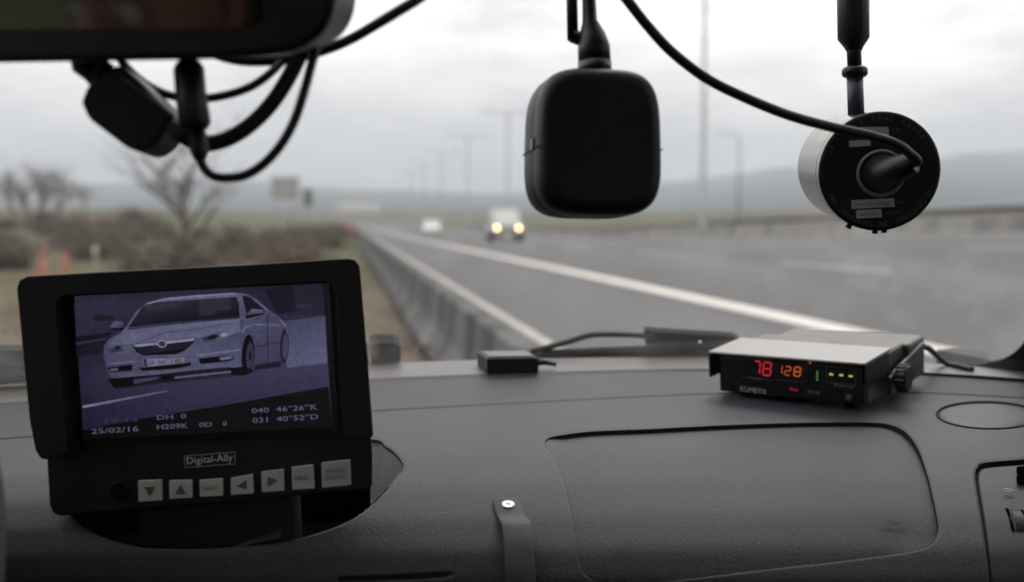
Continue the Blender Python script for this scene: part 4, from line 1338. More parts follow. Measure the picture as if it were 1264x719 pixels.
# name plate and buttons
fr_ = [(227.5, 563.5), (289.7, 558.3), (290.6, 572.8), (228.3, 577.6)]
mb = MB()
for i in range(4):
    a, b = on(MM, *fr_[i], 0.0007), on(MM, *fr_[(i + 1) % 4], 0.0007)
    mb.tube([a, b], 0.00035, 4)
np1 = mb.build('name_plate', 'grey', mon)
mb = MB()
put_text(mb, 'Digital-Ally', on(MM, 231, 573.2, 0.0006), on(MM, 287.5, 568.6, 0.0006), 0.0042)
mb.build('lettering', 'white', np1)
btn = [((169.8, 593.7), (199.2, 592.6), (199.8, 618.6), (170.6, 620.2), 'v'), ((208.6, 593.7), (236.6, 592.8), (237, 615), (208.9, 616.7), '^'), ((246, 593), (274.3, 591), (275.1, 612.6), (246.3, 614), 'NEXT'),
       ((284.5, 590.5), (311.8, 585.7), (312.6, 609.8), (284.8, 612), '<'), ((322, 582.8), (350, 579.4), (350.6, 606.5), (323, 608), '>'), ((359.5, 577), (386.5, 573.8), (388, 603.7), (360.6, 605.5), 'MENU'), ((396.3, 571.3), (431.9, 567.6), (433, 599.8), (397.4, 603), 'POWER')]
for a, b, c, d, s in btn:
    poly = [tuple(on(MM, *q, 0.0022)[:2]) for q in (d, c, b, a)]
    bo = MB().prism(poly, -0.001, 0.0022, None, 0.0007, 3).build('button', 'button', mon)
    cx = (a[0] + b[0] + c[0] + d[0]) / 4; cy = (a[1] + b[1] + c[1] + d[1]) / 4
    sl = (b[1] - a[1]) / (b[0] - a[0])
    T = lambda dx, dy: on(MM, cx + dx, cy + dy + sl * dx, 0.0024)
    mb = MB()
    if s == 'v': mb.add([T(-7, -5), T(0, 7), T(7, -5)], [(0, 1, 2)])
    elif s == '^': mb.add([T(-7, 6), T(7, 6), T(0, -6)], [(0, 1, 2)])
    elif s == '<': mb.add([T(-7, 0), T(6, 6), T(6, -6)], [(0, 1, 2)])
    elif s == '>': mb.add([T(-6, -6), T(-6, 6), T(7, 0)], [(0, 1, 2)])
    elif s == 'POWER':
        put_text(mb, 'POWER', T(-12, -1.5), T(12, -1.5), 0.0022); put_text(mb, 'SOURCE', T(-12, 6), T(12, 6), 0.0022)
    else: put_text(mb, s, T(-9, 2.6), T(9, 2.6), 0.0026)
    mb.build('print', 'ink', bo)
c = on(MM, 148, 606, 0.0)
MB().lathe([(0.0065, 0.0), (0.0065, 0.0012), (0.0052, 0.0015), (0.005, 0.0004), (0.0, 0.0004)], 28, Matrix.Translation(c)).build('sensor', 'gloss', mon)

# ------------------------------------------------------------------ radar display unit
fl, fr2 = S(np.array([887.0, 1069.0]), np.array([487.0, 510.0]))
fl, fr2 = Vector(fl), Vector(fr2)
zb = min(fl.z, fr2.z) + 0.0015
fl.z = fr2.z = zb
rx = (fr2 - fl).normalized()
MR = frame(fl, rx, (0, 0, 1))                 # x along the front, y up, z out of the front
RW = (fr2 - fl).length
MR = MR @ Matrix.Rotation(R(6), 4, 'X')        # tilted forward on its bracket
rad = thing('radar_display', 'black radar speed display reading 78 and 128 on the dashboard', 'radar display', MR)
MB().rbox((0.0, 0.004, -0.105), (RW, 0.040, -0.004), 0.003).build('casing', 'satin', rad)
MB().rbox((0.012, 0.002, -0.150), (RW + 0.004, 0.0385, -0.102), 0.003).build('rear_casing', 'satin', rad)
MB().rbox((0.0015, 0.005, -0.005), (RW - 0.0015, 0.0385, 0.0), 0.0015).build('front_panel', 'gloss', rad)
# sun visor: top plate and two cheeks
MB().prism([(-0.006, 0.0405), (RW + 0.002, 0.0405), (RW + 0.002, 0.0435), (-0.006, 0.0435)], -0.062, 0.006, None, 0.0014, 3).build('visor', 'visor', rad)
MB().prism([(-0.006, 0.019), (-0.0035, 0.019), (-0.0035, 0.0405), (-0.006, 0.0405)], -0.055, 0.006, None, 0.0008, 2).build('visor_cheek', 'black', rad)
MB().prism([(RW + 0.0005, 0.021), (RW + 0.002, 0.021), (RW + 0.002, 0.0405), (RW + 0.0005, 0.0405)], -0.055, 0.004, None, 0.0005, 2).build('visor_cheek', 'black', rad)
for x in (0.02, RW - 0.02):
    for z in (-0.02, -0.13):
        MB().lathe([(0.006, 0.0), (0.006, 0.006 - z * 0.105)], 16, Matrix.Translation((x, -0.001 + z * 0.105, z)) @ Matrix.Rotation(R(-90), 4, 'X')).build('foot', 'rubber', rad)
# bracket and knob on the right cheek
sx = RW + 0.004
mb = MB().prism([(-0.138, 0.004), (-0.045, 0.004), (-0.045, 0.020), (-0.060, 0.024), (-0.140, 0.034)], sx, sx + 0.003, Matrix(((0, 0, 1, 0), (0, 1, 0, 0), (1, 0, 0, 0), (0, 0, 0, 1))), 0.0006, 2)
mb.build('bracket', 'satin', rad)
Mk = Matrix.Translation((sx + 0.003, 0.019, -0.052)) @ Matrix.Rotation(R(90), 4, 'Y')
kn = MB().lathe([(0.006, 0.0), (0.006, 0.003), (0.011, 0.0035), (0.0115, 0.006), (0.0115, 0.012), (0.0105, 0.0135), (0.0, 0.0135)], 32, Mk).build('knob', 'black2', rad)
mb = MB()
for k in range(16):
    mb.rbox((0.0105, -0.0011, 0.0038), (0.0126, 0.0011, 0.0125), 0.0005, Mk @ Matrix.Rotation(2 * math.pi * k / 16, 4, 'Z'), 1)
mb.build('grip_ridges', 'black2', kn)
# glowing digits
M_['ledr'] = emit('led_red', (1.0, 0.03, 0.05, 1), 0.66)
M_['ledo'] = emit('led_orange', (1.0, 0.13, 0.04, 1), 0.6)
M_['ledo2'] = emit('led_amber', (1.0, 0.2, 0.04, 1), 0.62)
M_['ledg'] = emit('led_green', (0.12, 0.35, 0.08, 1), 0.5)
M_['ledy'] = emit('led_yellow', (0.60, 0.62, 0.18, 1), 0.7)
M_['ledrd'] = emit('led_red_dim', (0.6, 0.02, 0.05, 1), 0.7)
segs = {'a': ((0, 1), (1, 1)), 'b': ((1, 1), (1, .5)), 'c': ((1, .5), (1, 0)), 'd': ((0, 0), (1, 0)), 'e': ((0, 0), (0, .5)), 'f': ((0, .5), (0, 1)), 'g': ((0, .5), (1, .5))}
dig = {'7': 'abc', '8': 'abcdefg', '1': 'bc', '2': 'abged'}
def digit(ch, x0, y0, x1, y1, m, th):         # box on the photo, lower left to upper right
    a, b = on(MR, x0, y0, 0.0006), on(MR, x1, y1, 0.0006)
    mb = MB()
    for s in dig[ch]:
        (u0, v0), (u1, v1) = segs[s]
        p = Vector((a.x + (b.x - a.x) * u0 + (b.y - a.y) * 0.12 * v0, a.y + (b.y - a.y) * v0, 0.0007))
        q = Vector((a.x + (b.x - a.x) * u1 + (b.y - a.y) * 0.12 * v1, a.y + (b.y - a.y) * v1, 0.0007))
        e = (q - p).normalized(); w = Vector((-e.y, e.x, 0)) * th
        p = p + e * th * 0.6; q = q - e * th * 0.6
        mb.add([p, p + e * th + w, q - e * th + w, q, q - e * th - w, p + e * th - w], [(5, 4, 3, 2, 1, 0)])
    mb.build('digit', m, rad)
digit('7', 930.2, 461.2, 937.0, 446.5, 'ledr', 0.00056); digit('8', 941.5, 463.0, 950.5, 448, 'ledr', 0.00056)
digit('1', 960, 461.2, 964.5, 451.5, 'ledo', 0.00042); digit('2', 968.5, 463.0, 975.0, 453, 'ledo', 0.00042); digit('8', 979.8, 464.3, 987.2, 453.8, 'ledo2', 0.00044)
def fq(x0, y0, x1, y1, z=0.0007):
    a, b = on(MR, x0, y0, z), on(MR, x1, y1, z)
    return [(a.x, a.y, z), (b.x, a.y, z), (b.x, b.y, z), (a.x, b.y, z)]
mb = MB()
for px, py in ((1026, 462.3), (1038.4, 463.4), (1050, 464.6)):
    mb.add(fq(px - 2.4, py + 1.0, px + 2.4, py - 1.0), [(0, 1, 2, 3)])
mb.build('dashes', 'ledy', rad)
c = on(MR, 1000, 447.8, 0.0006)
MB().lathe([(0.0, 0.0008), (0.0009, 0.0005), (0.0011, 0.0)], 14, Matrix.Translation(c)).build('warning_light', 'ledr', rad)
mb = MB()
for k in range(3):
    mb.add(fq(1007.8, 458.2 + k * 4.3 + 3.4, 1009.8, 458.2 + k * 4.3), [(0, 1, 2, 3)])
mb.build('level_bar', 'ledg', rad)
mb = MB(); put_text(mb, 'Fast', on(MR, 975.5, 482, 0.0006), on(MR, 985, 483.4, 0.0006), 0.0026)
mb.build('indicator', 'ledrd', rad)
mb = MB(); put_text(mb, 'KUMEYX', on(MR, 914, 483.0, 0.0006), on(MR, 946, 487.2, 0.0006), 0.0046)
mb.build('lettering', 'label', rad)
mb = MB()
put_text(mb, 'Target', on(MR, 925, 467.2, 0.0006), on(MR, 940, 469.2, 0.0006), 0.0020)
put_text(mb, 'Strong', on(MR, 997, 485, 0.0006), on(MR, 1012, 486.8, 0.0006), 0.0020)
put_text(mb, 'Patrol', on(MR, 1030, 477, 0.0006), on(MR, 1053, 479.5, 0.0006), 0.0022)
mb.build('small_lettering', 'grey', rad)
def rect_line(pts, m, name):
    mb = MB()
    for i in range(4):
        mb.tube([on(MR, *pts[i], 0.0005), on(MR, *pts[(i + 1) % 4], 0.0005)], 0.00022, 4)
    mb.build(name, m, rad)
rect_line([(995, 444), (1015, 446), (1015, 484), (995, 481.5)], 'dimgrey', 'frame_line')
rect_line([(1020, 452), (1056, 456), (1056, 476), (1020, 472)], 'dimgrey', 'frame_line')
rect_line([(915, 441), (957, 445), (957, 470), (915, 465.5)], 'ink', 'frame_line')
rect_line([(960, 446), (991, 449), (991, 472.5), (960, 469)], 'ink', 'frame_line')
c = on(MR, 1048, 491, 0.0003)
MB().lathe([(0.0, 0.0016), (0.0022, 0.0014), (0.0030, 0.0004), (0.0030, -0.001)], 20, Matrix.Translation(c)).build('button', 'ink', rad)
# lead leaving the back of the unit
a = MR @ Vector((RW - 0.01, 0.022, -0.150))
pts = catmull([a + rx * 0.0, a - (MR.to_3x3() @ Vector((0, 0, 1))) * 0.02 + rx * 0.01, Sp(1165, 452, 0.004)[0], Sp(1185, 456, 0.003)[0], Sp(1200, 459, 0.002)[0]], 6)
tag(MB().tube(pts, 0.0028, 10).build('power_lead', 'cable'), 'black power lead leaving the back of the radar display', 'cable')

# ------------------------------------------------------------------ radar antenna on its rod
fc, bc = P(1085.5, 212, 0.72), P(1050, 205.5, 0.815)
az = (fc - bc).normalized()                   # towards us
ax_ = Vector((0, 0, 1)).cross(az).normalized()
MA = frame(fc, ax_, az.cross(ax_))
AL = (fc - bc).length
AR = 0.0378
ant = thing('radar_antenna', 'round steel radar antenna with black rear face hanging at right', 'radar antenna', MA)
MB().lathe([(AR - 0.001, 0.0), (AR, -0.001), (AR, -0.010), (AR - 0.0006, -0.011), (AR, -0.012), (AR, -AL + 0.004), (AR - 0.003, -AL), (0.0, -AL)], 72).build('housing', 'steel', ant)
MB().lathe([(0.0, 0.0012), (AR - 0.002, 0.0012), (AR - 0.0004, 0.0004), (AR - 0.0002, -0.004)], 72).build('rear_face', 'black', ant)
gland = on(MA, 1087, 214, 0.0012)
Mg = Matrix.Translation(gland)
MB().lathe([(0.0150, 0.0), (0.0152, 0.0018), (0.0140, 0.0026), (0.0128, 0.0018), (0.0126, 0.0)], 48, Mg).build('gland_ring', 'grey', ant)
pts = catmull([gland, gland + Vector((0.001, 0.001, 0.012)), gland + Vector((0.006, 0.004, 0.024)), gland + Vector((0.0135, 0.0075, 0.030))], 6)
kk = len(pts)
MB().tube(pts, [0.0128 - 0.0068 * (i / (kk - 1)) for i in range(kk)], 28).build('cable_boot', 'black2', ant)
def lab(q, name, m):
    MB().prism([tuple(on(MA, *p, 0.0016)[:2]) for p in q], 0.0012, 0.0016, None).build(name, m, ant)
lab([(1051.5, 258), (1104.5, 255.5), (1103.5, 245), (1051, 247.5)], 'label_plate', 'label'); lab([(1057.5, 270), (1088.5, 268.5), (1088, 258.5), (1057, 260)], 'label_plate', 'label')
lab([(1060, 163), (1097.5, 168), (1096.5, 157), (1062, 157)], 'label_plate', 'label'); lab([(1048.5, 182), (1075, 180), (1074, 173), (1048, 174)], 'label_plate', 'label')
mb = MB()
put_text(mb, 'MPH INDUSTRIES', on(MA, 1055, 255.3, 0.0018), on(MA, 1100, 253.2, 0.0018), 0.0022)
put_text(mb, 'SERIAL', on(MA, 1061, 267, 0.0018), on(MA, 1084, 266, 0.0018), 0.0020)
mb.build('label_print', 'ink', ant)
mb = MB()
for txt, xa, ya, xb, yb in (('NO', 1108, 252, 1117, 251.5), ('MODEL', 1093, 265, 1114, 263.5), ('TYPE', 1101, 163, 1112, 163)):
    put_text(MB(), txt, on(MA, xa, ya, 0.0015), on(MA, xb, yb, 0.0015), 0.0018).build('small_print', 'dimgrey', ant)
mb = MB()
def arc_text(txt, r, a0, a1, hgt, inward):
    k = len(txt)
    for i, ch in enumerate(txt):
        if ch == ' ': continue
        a = a0 + (a1 - a0) * i / (k - 1)
        vs, fs = text_geo(ch)
        s = hgt / 0.69
        cx = sum(v.x for v in vs) / len(vs)
        rot = a - math.pi / 2 if not inward else a + math.pi / 2
        for_ = Vector((math.cos(a) * r, math.sin(a) * r, 0.0015))
        mb.add([for_ + Matrix.Rotation(rot, 3, 'Z') @ Vector(((v.x - cx) * s * 0.85, (v.y - 0.35) * s, 0)) for v in vs], fs)
mb = MB()
arc_text('MPH INDUSTRIES INC. OWENSBORO KY', 0.0335, R(208), R(338), 0.0032, True)
mb.build('ring_lettering', 'dimgrey', ant); mb = MB()
arc_text('K-BAND RADAR', 0.0335, R(112), R(40), 0.0030, False)
mb.build('ring_lettering', 'dimgrey', ant); mb = MB()
arc_text('24.1', 0.0335, R(158), R(142), 0.0030, False)
mb.build('ring_lettering', 'dimgrey', ant)
mb = MB()
for (px, py) in ((1048, 283), (1080, 287.5), (1091, 286.5)):
    c = on(MA, px, py - 4, -0.012)
    rr = math.hypot(c.x, c.y); u = Vector((c.x / rr, c.y / rr, 0))
    mb.tube([u * (AR - 0.002) + Vector((0, 0, -0.012)), u * (AR + 0.0028) + Vector((0, 0, -0.012))], 0.0018, 10)
mb.build('screws', 'black', ant)
# rod up to the roof
rod = thing('antenna_mount', 'dark telescopic rod holding the round antenna from above', 'mount', frame(P(1057, 140, 0.765), CR, CU))
def ro(px, py): return Vector(((px - 1057) * 0.765 / F, (140 - py) * 0.765 / F, 0))
M_['rodblue'] = mat('rod_metal', (0.045, 0.055, 0.075), 0.4, metal=0.3, var=0.1, vscale=60)
MB().tube([ro(1057, 150), ro(1055, 92)], 0.0054, 20).build('lower_rod', 'rodblue', rod)
MB().tube([ro(1055.2, 95), ro(1055.2, 92.5), ro(1055, 86), ro(1055, 83.5)], [0.0072, 0.0085, 0.0085, 0.0072], 24).build('collar', 'black2', rod)
MB().tube([ro(1055, 86), ro(1054, 62), ro(1054, 60)], [0.0046, 0.0048, 0.0048], 20).build('inner_rod', 'black2', rod)
MB().tube([ro(1054, 63), ro(1054, 58), ro(1053.5, 48), ro(1053, 0), ro(1050, -300)], [0.0052, 0.0064, 0.0104, 0.0106, 0.0108], 24).build('sleeve', 'black2', rod)
MB().tube([ro(1050, -295), ro(1050, -330), ro(1050, -345)], [0.013, 0.03, 0.032], 24).build('suction_cup', 'rubber', rod)
# antenna cable
end = MA @ pts[-1]
pc = [P(735, -60, 0.60), P(755, -25, 0.61), P(774, 0, 0.62), P(800, 33, 0.625), P(830, 65, 0.63), P(872, 97, 0.635), P(920, 121, 0.64), P(975, 143, 0.65), P(1030, 158, 0.66), P(1075, 168, 0.667), P(1108, 179, 0.672), P(1124, 191, 0.678), end + (P(1128, 200, .68) - P(1120, 205, .70)) * 0.4, end]
tag(MB().tube(catmull(pc, 7), 0.0029, 14).build('antenna_cable', 'cable'), 'black cable curving down to the back of the round antenna', 'cable')

# ------------------------------------------------------------------ black box hanging in the middle
bx = CR * math.cos(R(11)) + CF * math.sin(R(11))
MBX = frame(P(735, 178, 0.63), bx, CU)
bxt = thing('camera_box', 'matte black rounded camera box hanging in the middle of the windscreen', 'camera', MBX)
def rounded(front, secs, n=64):
    """stack of rounded-square outlines along z"""
    vs = []; fs = []
    for (z, hw, hh, p) in secs:
        for j in range(n):
            a = 2 * math.pi * j / n
            c, s_ = math.cos(a), math.sin(a)
            e = 2.0 / p
            x = math.copysign(abs(c) ** e, c) * hw; y = math.copysign(abs(s_) ** e, s_) * hh
            x *= 1 - 0.028 * (y / max(hh, 1e-6))
            vs.append((x, y, z))
    k = len(secs)
    for i in range(k - 1):
        for j in range(n):
            j2 = (j + 1) % n
            fs.append((i * n + j, i * n + j2, (i + 1) * n + j2, (i + 1) * n + j))
    m = MB().add(vs, fs, True)
    m.add(vs[:n], [tuple(reversed(range(n)))]); m.add(vs[-n:], [tuple(range(n))])
    return m
hw, hh = 0.0350, 0.0405
rounded(1, [(-0.0335, hw * 0.90, hh * 0.90, 3.7), (-0.0325, hw * 0.94, hh * 0.94, 3.7), (-0.028, hw * 0.985, hh * 0.985, 3.9), (-0.02, hw, hh, 3.9), (-0.002, hw, hh, 3.9), (-0.0012, hw * 0.99, hh * 0.99, 3.9), (-0.0004, hw, hh, 3.9), (0.004, hw, hh, 3.9), (0.010, hw * 0.985, hh * 0.985, 3.9), (0.0135, hw * 0.95, hh * 0.95, 3.8), (0.0155, hw * 0.88, hh * 0.88, 3.7), (0.016, hw * 0.8, hh * 0.8, 4.0)]).build('housing', 'black', bxt)
yy = on(MBX, 660, 187, -0.01).y
mb = MB()
mb.box((-hw - 0.0003, yy - 0.0003, -0.030), (-hw + 0.004, yy + 0.0003, 0.012)).box((hw - 0.004, yy - 0.0003, -0.03), (hw + 0.0003, yy + 0.0003, 0.012))
mb.build('seam', 'tray', bxt)
MB().rbox((-hw - 0.001, yy - 0.001, -0.006), (-hw + 0.005, yy + 0.006, 0.001), 0.0008).build('latch', 'gloss', bxt)
def bo_(px, py, z=-0.008): return on(MBX, px, py, z)
mb = MB()
MB().tube([bo_(734, 92), bo_(734, 77)], [0.0118, 0.0118], 24, True, 0.8).build('neck', 'black2', bxt)
MB().tube([bo_(734, 79), bo_(733, 58), bo_(731, 44), bo_(728, 26), bo_(727, 0), bo_(726, -60)], [0.0113, 0.0112, 0.0092, 0.0052, 0.0047, 0.0045], 24, True, 0.8).build('strain_relief', 'black2', bxt)
MB().tube([bo_(707, 50, -0.012), bo_(706, 0, -0.012), bo_(704, -300, -0.02)], 0.0032, 16).build('support_rod', 'black2', bxt)
MB().tube([bo_(704, -295, -0.02), bo_(704, -330, -0.02), bo_(704, -342, -0.02)], [0.012, 0.028, 0.03], 24).build('suction_cup', 'rubber', bxt)
MB().tube([bo_(735, 55, -0.004), bo_(716, 48, -0.012), bo_(706, 44, -0.012)], 0.004, 10).build('clip', 'black2', bxt)
tag(MB().tube(catmull([bo_and for bo_and in [MBX @ bo_(726, -58), MBX @ bo_(728, -150), MBX @ bo_(745, -260, -0.03), MBX @ bo_(760, -330, -0.04)]], 6), 0.0028, 12).build('camera_cable', 'cable'), 'black cable running up from the hanging camera box', 'cable')

# ------------------------------------------------------------------ rear-view mirror
mp = P(200, 20, 0.50)
head = CAM + Vector((-0.50, -0.08, -0.01))
nrm = ((CAM - mp).normalized() + (head - mp).normalized()).normalized()
mirx = Vector((0, 0, 1)).cross(nrm).normalized()
MI = frame(mp, mirx, nrm.cross(mirx))
mir = thing('rear_view_mirror', 'black rear-view mirror filling the top left corner', 'mirror', MI)
def i2(pts, z=0.0): return [tuple(on(MI, x, y, z)[:2]) for x, y in pts]
hs = i2([(-300, 84), (0, 78), (250, 74), (325, 70), (368, 62), (394, 46), (407, 26), (413, 0), (416, -40), (404, -110), (364, -138), (-260, -134), (-304, -100), (-314, 0), (-312, 70)], 0.004)
MB().prism(hs, -0.036, 0.004, None, 0.006, 4).build('housing', 'black2', mir)
gp = i2([(-290, 40), (0, 37.5), (280, 36), (314, 33), (324, 24), (328, -20), (322, -92), (310, -98), (-270, -98), (-292, -60)], 0.0044)
MB().prism(gp, 0.002, 0.0044, None, 0.0002, 1).build('glass', 'mirror', mir)
c = Vector((-0.06, 0.03, -0.034))
MB().tube([c, c + Vector((0, 0.03, -0.05)), c + Vector((0.0, 0.10, -0.10))], [0.014, 0.010, 0.012], 16).build('stalk', 'black2', mir)

# small camera on a ball joint below the mirror
MD = frame(P(165, 138, 0.53), CR * math.cos(R(-40)) + CU * math.sin(R(-40)), CU * math.cos(R(-40)) - CR * math.sin(R(-40)))
cmt = thing('dash_camera', 'black dash camera tilted on a ball joint under the mirror', 'camera', MD)
def d2(px, py, z=0.0): return on(MD, px, py, z)
poly = [tuple(d2(*q)[:2]) for q in ((111, 131), (119, 112), (147, 89), (158, 86), (178, 102), (217, 140), (221, 150), (206, 178), (192, 189), (180, 191), (166, 186), (120, 151))]
MB().prism(poly, -0.018, 0.012, None, 0.0045, 4).build('housing', 'black', cmt)
MB().tube([d2(150, 92, 0.0125), d2(214, 146, 0.0125)], 0.0012, 8).build('edge_strip', 'satin', cmt)
MB().tube([d2(136, 112, -0.003), d2(124, 100, -0.003), d2(117, 91, -0.003), d2(112, 82, -0.003), d2(110, 70, -0.003)], [0.0062, 0.0052, 0.0055, 0.0085, 0.0088], 18).build('ball_joint', 'black2', cmt)
mb = MB().tube([d2(130, 88, -0.003), d2(136, 78, -0.003)], 0.0022, 8)
mb.build('clamp_screw', 'black2', cmt)

# cable plug hanging straight down
MP = frame(P(238, 120, 0.52), CR * math.cos(R(6)) + CU * math.sin(R(6)), CU * math.cos(R(6)) - CR * math.sin(R(6)))
plg = thing('cable_plug', 'black ribbed cable plug hanging straight down below the mirror', 'plug', MP)
def p2(px, py, z=0.0): return on(MP, px, py, z)
MB().tube([p2(231, 60), p2(232, 76), p2(233, 80)], [0.0040, 0.0042, 0.0046], 18).build('socket', 'black2', plg)
MB().tube([p2(232, 77), p2(233, 85), p2(236, 120), p2(241, 154), p2(242, 160)], [0.0052, 0.0070, 0.0070, 0.0072, 0.0055], 24).build('body', 'black2', plg)
MB().tube([p2(242, 158), p2(245, 180), p2(246, 192), p2(246.5, 197)], [0.0042, 0.0042, 0.0036, 0.0028], 18).build('strain_relief', 'black2', plg)
mb = MB()
for k in range(4):
    y = 166 + 6.5 * k
    mb.tube([p2(243 + k * 0.9, y), p2(243.2 + k * 0.9, y + 2.5)], 0.0046, 18)
mb.build('ribs', 'black', plg)

def cab(name, label, pts, r, flat=1.0, n=8):
    return tag(MB().tube(catmull([P(*q) for q in pts], n), r, 14, True, flat).build(name, 'cable'), label, 'cable')
cab('plug_cable', 'thin black cable looping lowest from the plug up to the mirror', [(246.5, 195, .52), (252, 208, .52), (264, 218, .52), (282, 220, .52), (304, 216, .52), (326, 202, .52), (346, 180, .52), (362, 152, .52), (374, 118, .52), (385, 78, .525), (394, 45, .53), (402, 10, .535), (410, -30, .54)], 0.0022)
cab('camera_lead', 'thick black cable running from the dash camera behind the plug', [(216, 158, .545), (236, 174, .548), (262, 177, .55), (290, 167, .55), (316, 148, .55), (338, 124, .55), (356, 96, .55), (370, 68, .55), (382, 40, .55), (392, 5, .55)], 0.0040, 0.7)
cab('mirror_lead', 'thin black cable sagging behind the plug under the mirror', [(140, 60, .545), (152, 78, .545), (170, 96, .545), (192, 111, .545), (218, 120, .545), (250, 122, .545), (282, 117, .545), (310, 107, .545), (332, 92, .545), (350, 74, .55), (366, 56, .555), (380, 30, .56)], 0.0021)
cab('overhead_cable', 'black cable from under the mirror up and out over the windscreen', [(255, 60, .55), (272, 69, .55), (300, 75, .55), (334, 75, .55), (366, 71, .55), (400, 62, .55), (432, 49, .55), (462, 32, .55), (490, 15, .55), (522, -5, .555), (560, -35, .56), (620, -90, .57), (680, -165, .58), (730, -270, .59), (750, -380, .60)], 0.0026)

# ------------------------------------------------------------------ small black box at the foot of the glass
q0, nb = Sp(601, 462); q1, _ = Sp(665, 461)
xb = (q1 - q0).normalized(); WB = (q1 - q0).length
MS = frame(q0, xb, Vector((0, 0, 1)))         # x along, y up, z towards us
sb = thing('gps_receiver', 'small flat black box at the foot of the windscreen', 'receiver', MS)
MB().rbox((0.0, 0.0005, -0.055), (WB, 0.0155, 0.0), 0.0012).build('housing', 'black', sb)
MB().rbox((0.003, 0.0156, -0.050), (WB - 0.003, 0.0168, -0.004), 0.0005).build('lid', 'satin', sb)
MB().tube([Vector((WB - 0.003, 0.008, -0.02)), Vector((WB + 0.010, 0.0085, -0.02)), Vector((WB + 0.022, 0.006, -0.018))], [0.0045, 0.003, 0.002], 12).build('plug', 'black2', sb)

# ------------------------------------------------------------------ strap with rivet
st = thing('fastening_strap', 'dark leather strap riveted to the dashboard, hanging over its edge', 'strap')
rowsS = [(618.5, 609, 640), (622, 608.5, 641.5), (630, 610, 645), (640, 613.5, 649), (648, 616, 652), (656, 618, 654.5), (668, 620, 656.5), (685, 622, 658.5), (705, 623.5, 660), (730, 625, 661.5), (780, 627, 664)]
mb = MB(); vs = []; fs = []
rs = []
for a, b in zip(rowsS[:-1], rowsS[1:]):
    for k in range(4):
        t = k / 4; rs.append(tuple(a[i] + (b[i] - a[i]) * t for i in range(3)))
rs.append(rowsS[-1])
for (y, xl, xr) in rs:
    lift = 0.0024 + 0.007 * smooth(636, 662, y)
    for lf in (lift, lift - 0.0022):
        for q in (0.0, 0.06, 0.5, 0.94, 1.0):
            p, nn = Sp(xl + (xr - xl) * q, y - 2.5 * (q - 0.5) * 0, lf - (0.0004 if q in (0.0, 1.0) else 0))
            vs.append(p)
k = 5
for i in range(len(rs) - 1):
    a, b = i * 10, (i + 1) * 10
    for j in range(4):
        fs.append((a + j, b + j, b + j + 1, a + j + 1)); fs.append((a + 5 + j, a + 6 + j, b + 6 + j, b + 5 + j))
    fs.append((a, a + 5, b + 5, b)); fs.append((a + 4, b + 4, b + 9, a + 9))
fs.append((0, 1, 2, 3, 4, 9, 8, 7, 6, 5))
mb.add(vs, fs, True).build('band', 'strap', st)
pr, nr_ = Sp(627, 627.5, 0.0022)
Mrv = nr_.to_track_quat('Z', 'Y').to_matrix().to_4x4(); Mrv.translation = pr
MB().lathe([(0.0, 0.0004), (0.0012, 0.0004), (0.0014, 0.0011), (0.0028, 0.0016), (0.0040, 0.0012), (0.0043, 0.0)], 28, Mrv).build('rivet', 'rivet', st)

# paper slip in the tray
a, _ = Sp(282, 671, 0.001); b, _ = Sp(346, 663, 0.001)
u = (b - a).normalized()
mb = MB()
c0 = a - Vector((0, 0, 0.004)); c1 = b - Vector((0, 0, 0.001))
mb.add([c0, c1, c1 + Vector((0.0, 0.004, 0.0045)), c0 + Vector((0.01, 0.006, 0.003)), c0 - Vector((0, 0, 0.0004)), c1 - Vector((0, 0, 0.0004)), c1 + Vector((0.0, 0.004, 0.0041)), c0 + Vector((0.01, 0.006, 0.0026))], [(0, 1, 2, 3), (7, 6, 5, 4), (0, 4, 5, 1), (1, 5, 6, 2), (2, 6, 7, 3), (3, 7, 4, 0)])
tag(mb.build('paper_slip', 'vent'), 'thin grey slip of paper tucked in the front edge of the tray', 'paper')

# ------------------------------------------------------------------ steering wheel, seat and driver (seen at the edge and in the mirror)
wc = P(8, 655, 0.47) - VX * 0.205 - Vector((0, 0, 0.02))
MW = frame(wc, VX, (VY * 0.55 + Vector((0, 0, 0.83))))
sw = thing('steering_wheel', 'dark steering wheel rim at the lower left edge', 'steering wheel', MW)
mb = MB()
NR_, nn_ = 64, 14
vs = []; fs = []
for i in range(NR_):
    a = 2 * math.pi * i / NR_
    for j in range(nn_):
        b = 2 * math.pi * j / nn_
        rr = 0.187 + 0.0165 * math.cos(b)
        vs.append((rr * math.cos(a), rr * math.sin(a), 0.0165 * math.sin(b)))
for i in range(NR_):
    for j in range(nn_):
        fs.append((i * nn_ + j, ((i + 1) % NR_) * nn_ + j, ((i + 1) % NR_) * nn_ + (j + 1) % nn_, i * nn_ + (j + 1) % nn_))
mb.add(vs, fs, True).build('rim', 'lining', sw)
MB().lathe([(0.0, 0.0), (0.06, -0.002), (0.075, -0.012), (0.07, -0.05), (0.03, -0.06), (0.028, -0.2)], 32).build('hub', 'lining', sw)
for a in (R(0), R(180), R(270)):
    MB().rbox((0.06, -0.018, -0.03), (0.185, 0.018, -0.012), 0.005, Matrix.Rotation(a, 4, 'Z')).build('spoke', 'lining', sw)
def V(x, y, z): return MV @ Vector((x, y, z))
hv = MV.inverted() @ head
seat = thing('driver_seat', 'dark cloth driver seat behind the steering wheel', 'seat', MV)
MB().rbox((hv.x - 0.25, hv.y - 0.30, -0.85), (hv.x + 0.25, hv.y + 0.25, -0.70), 0.04).build('cushion', 'lining', seat)
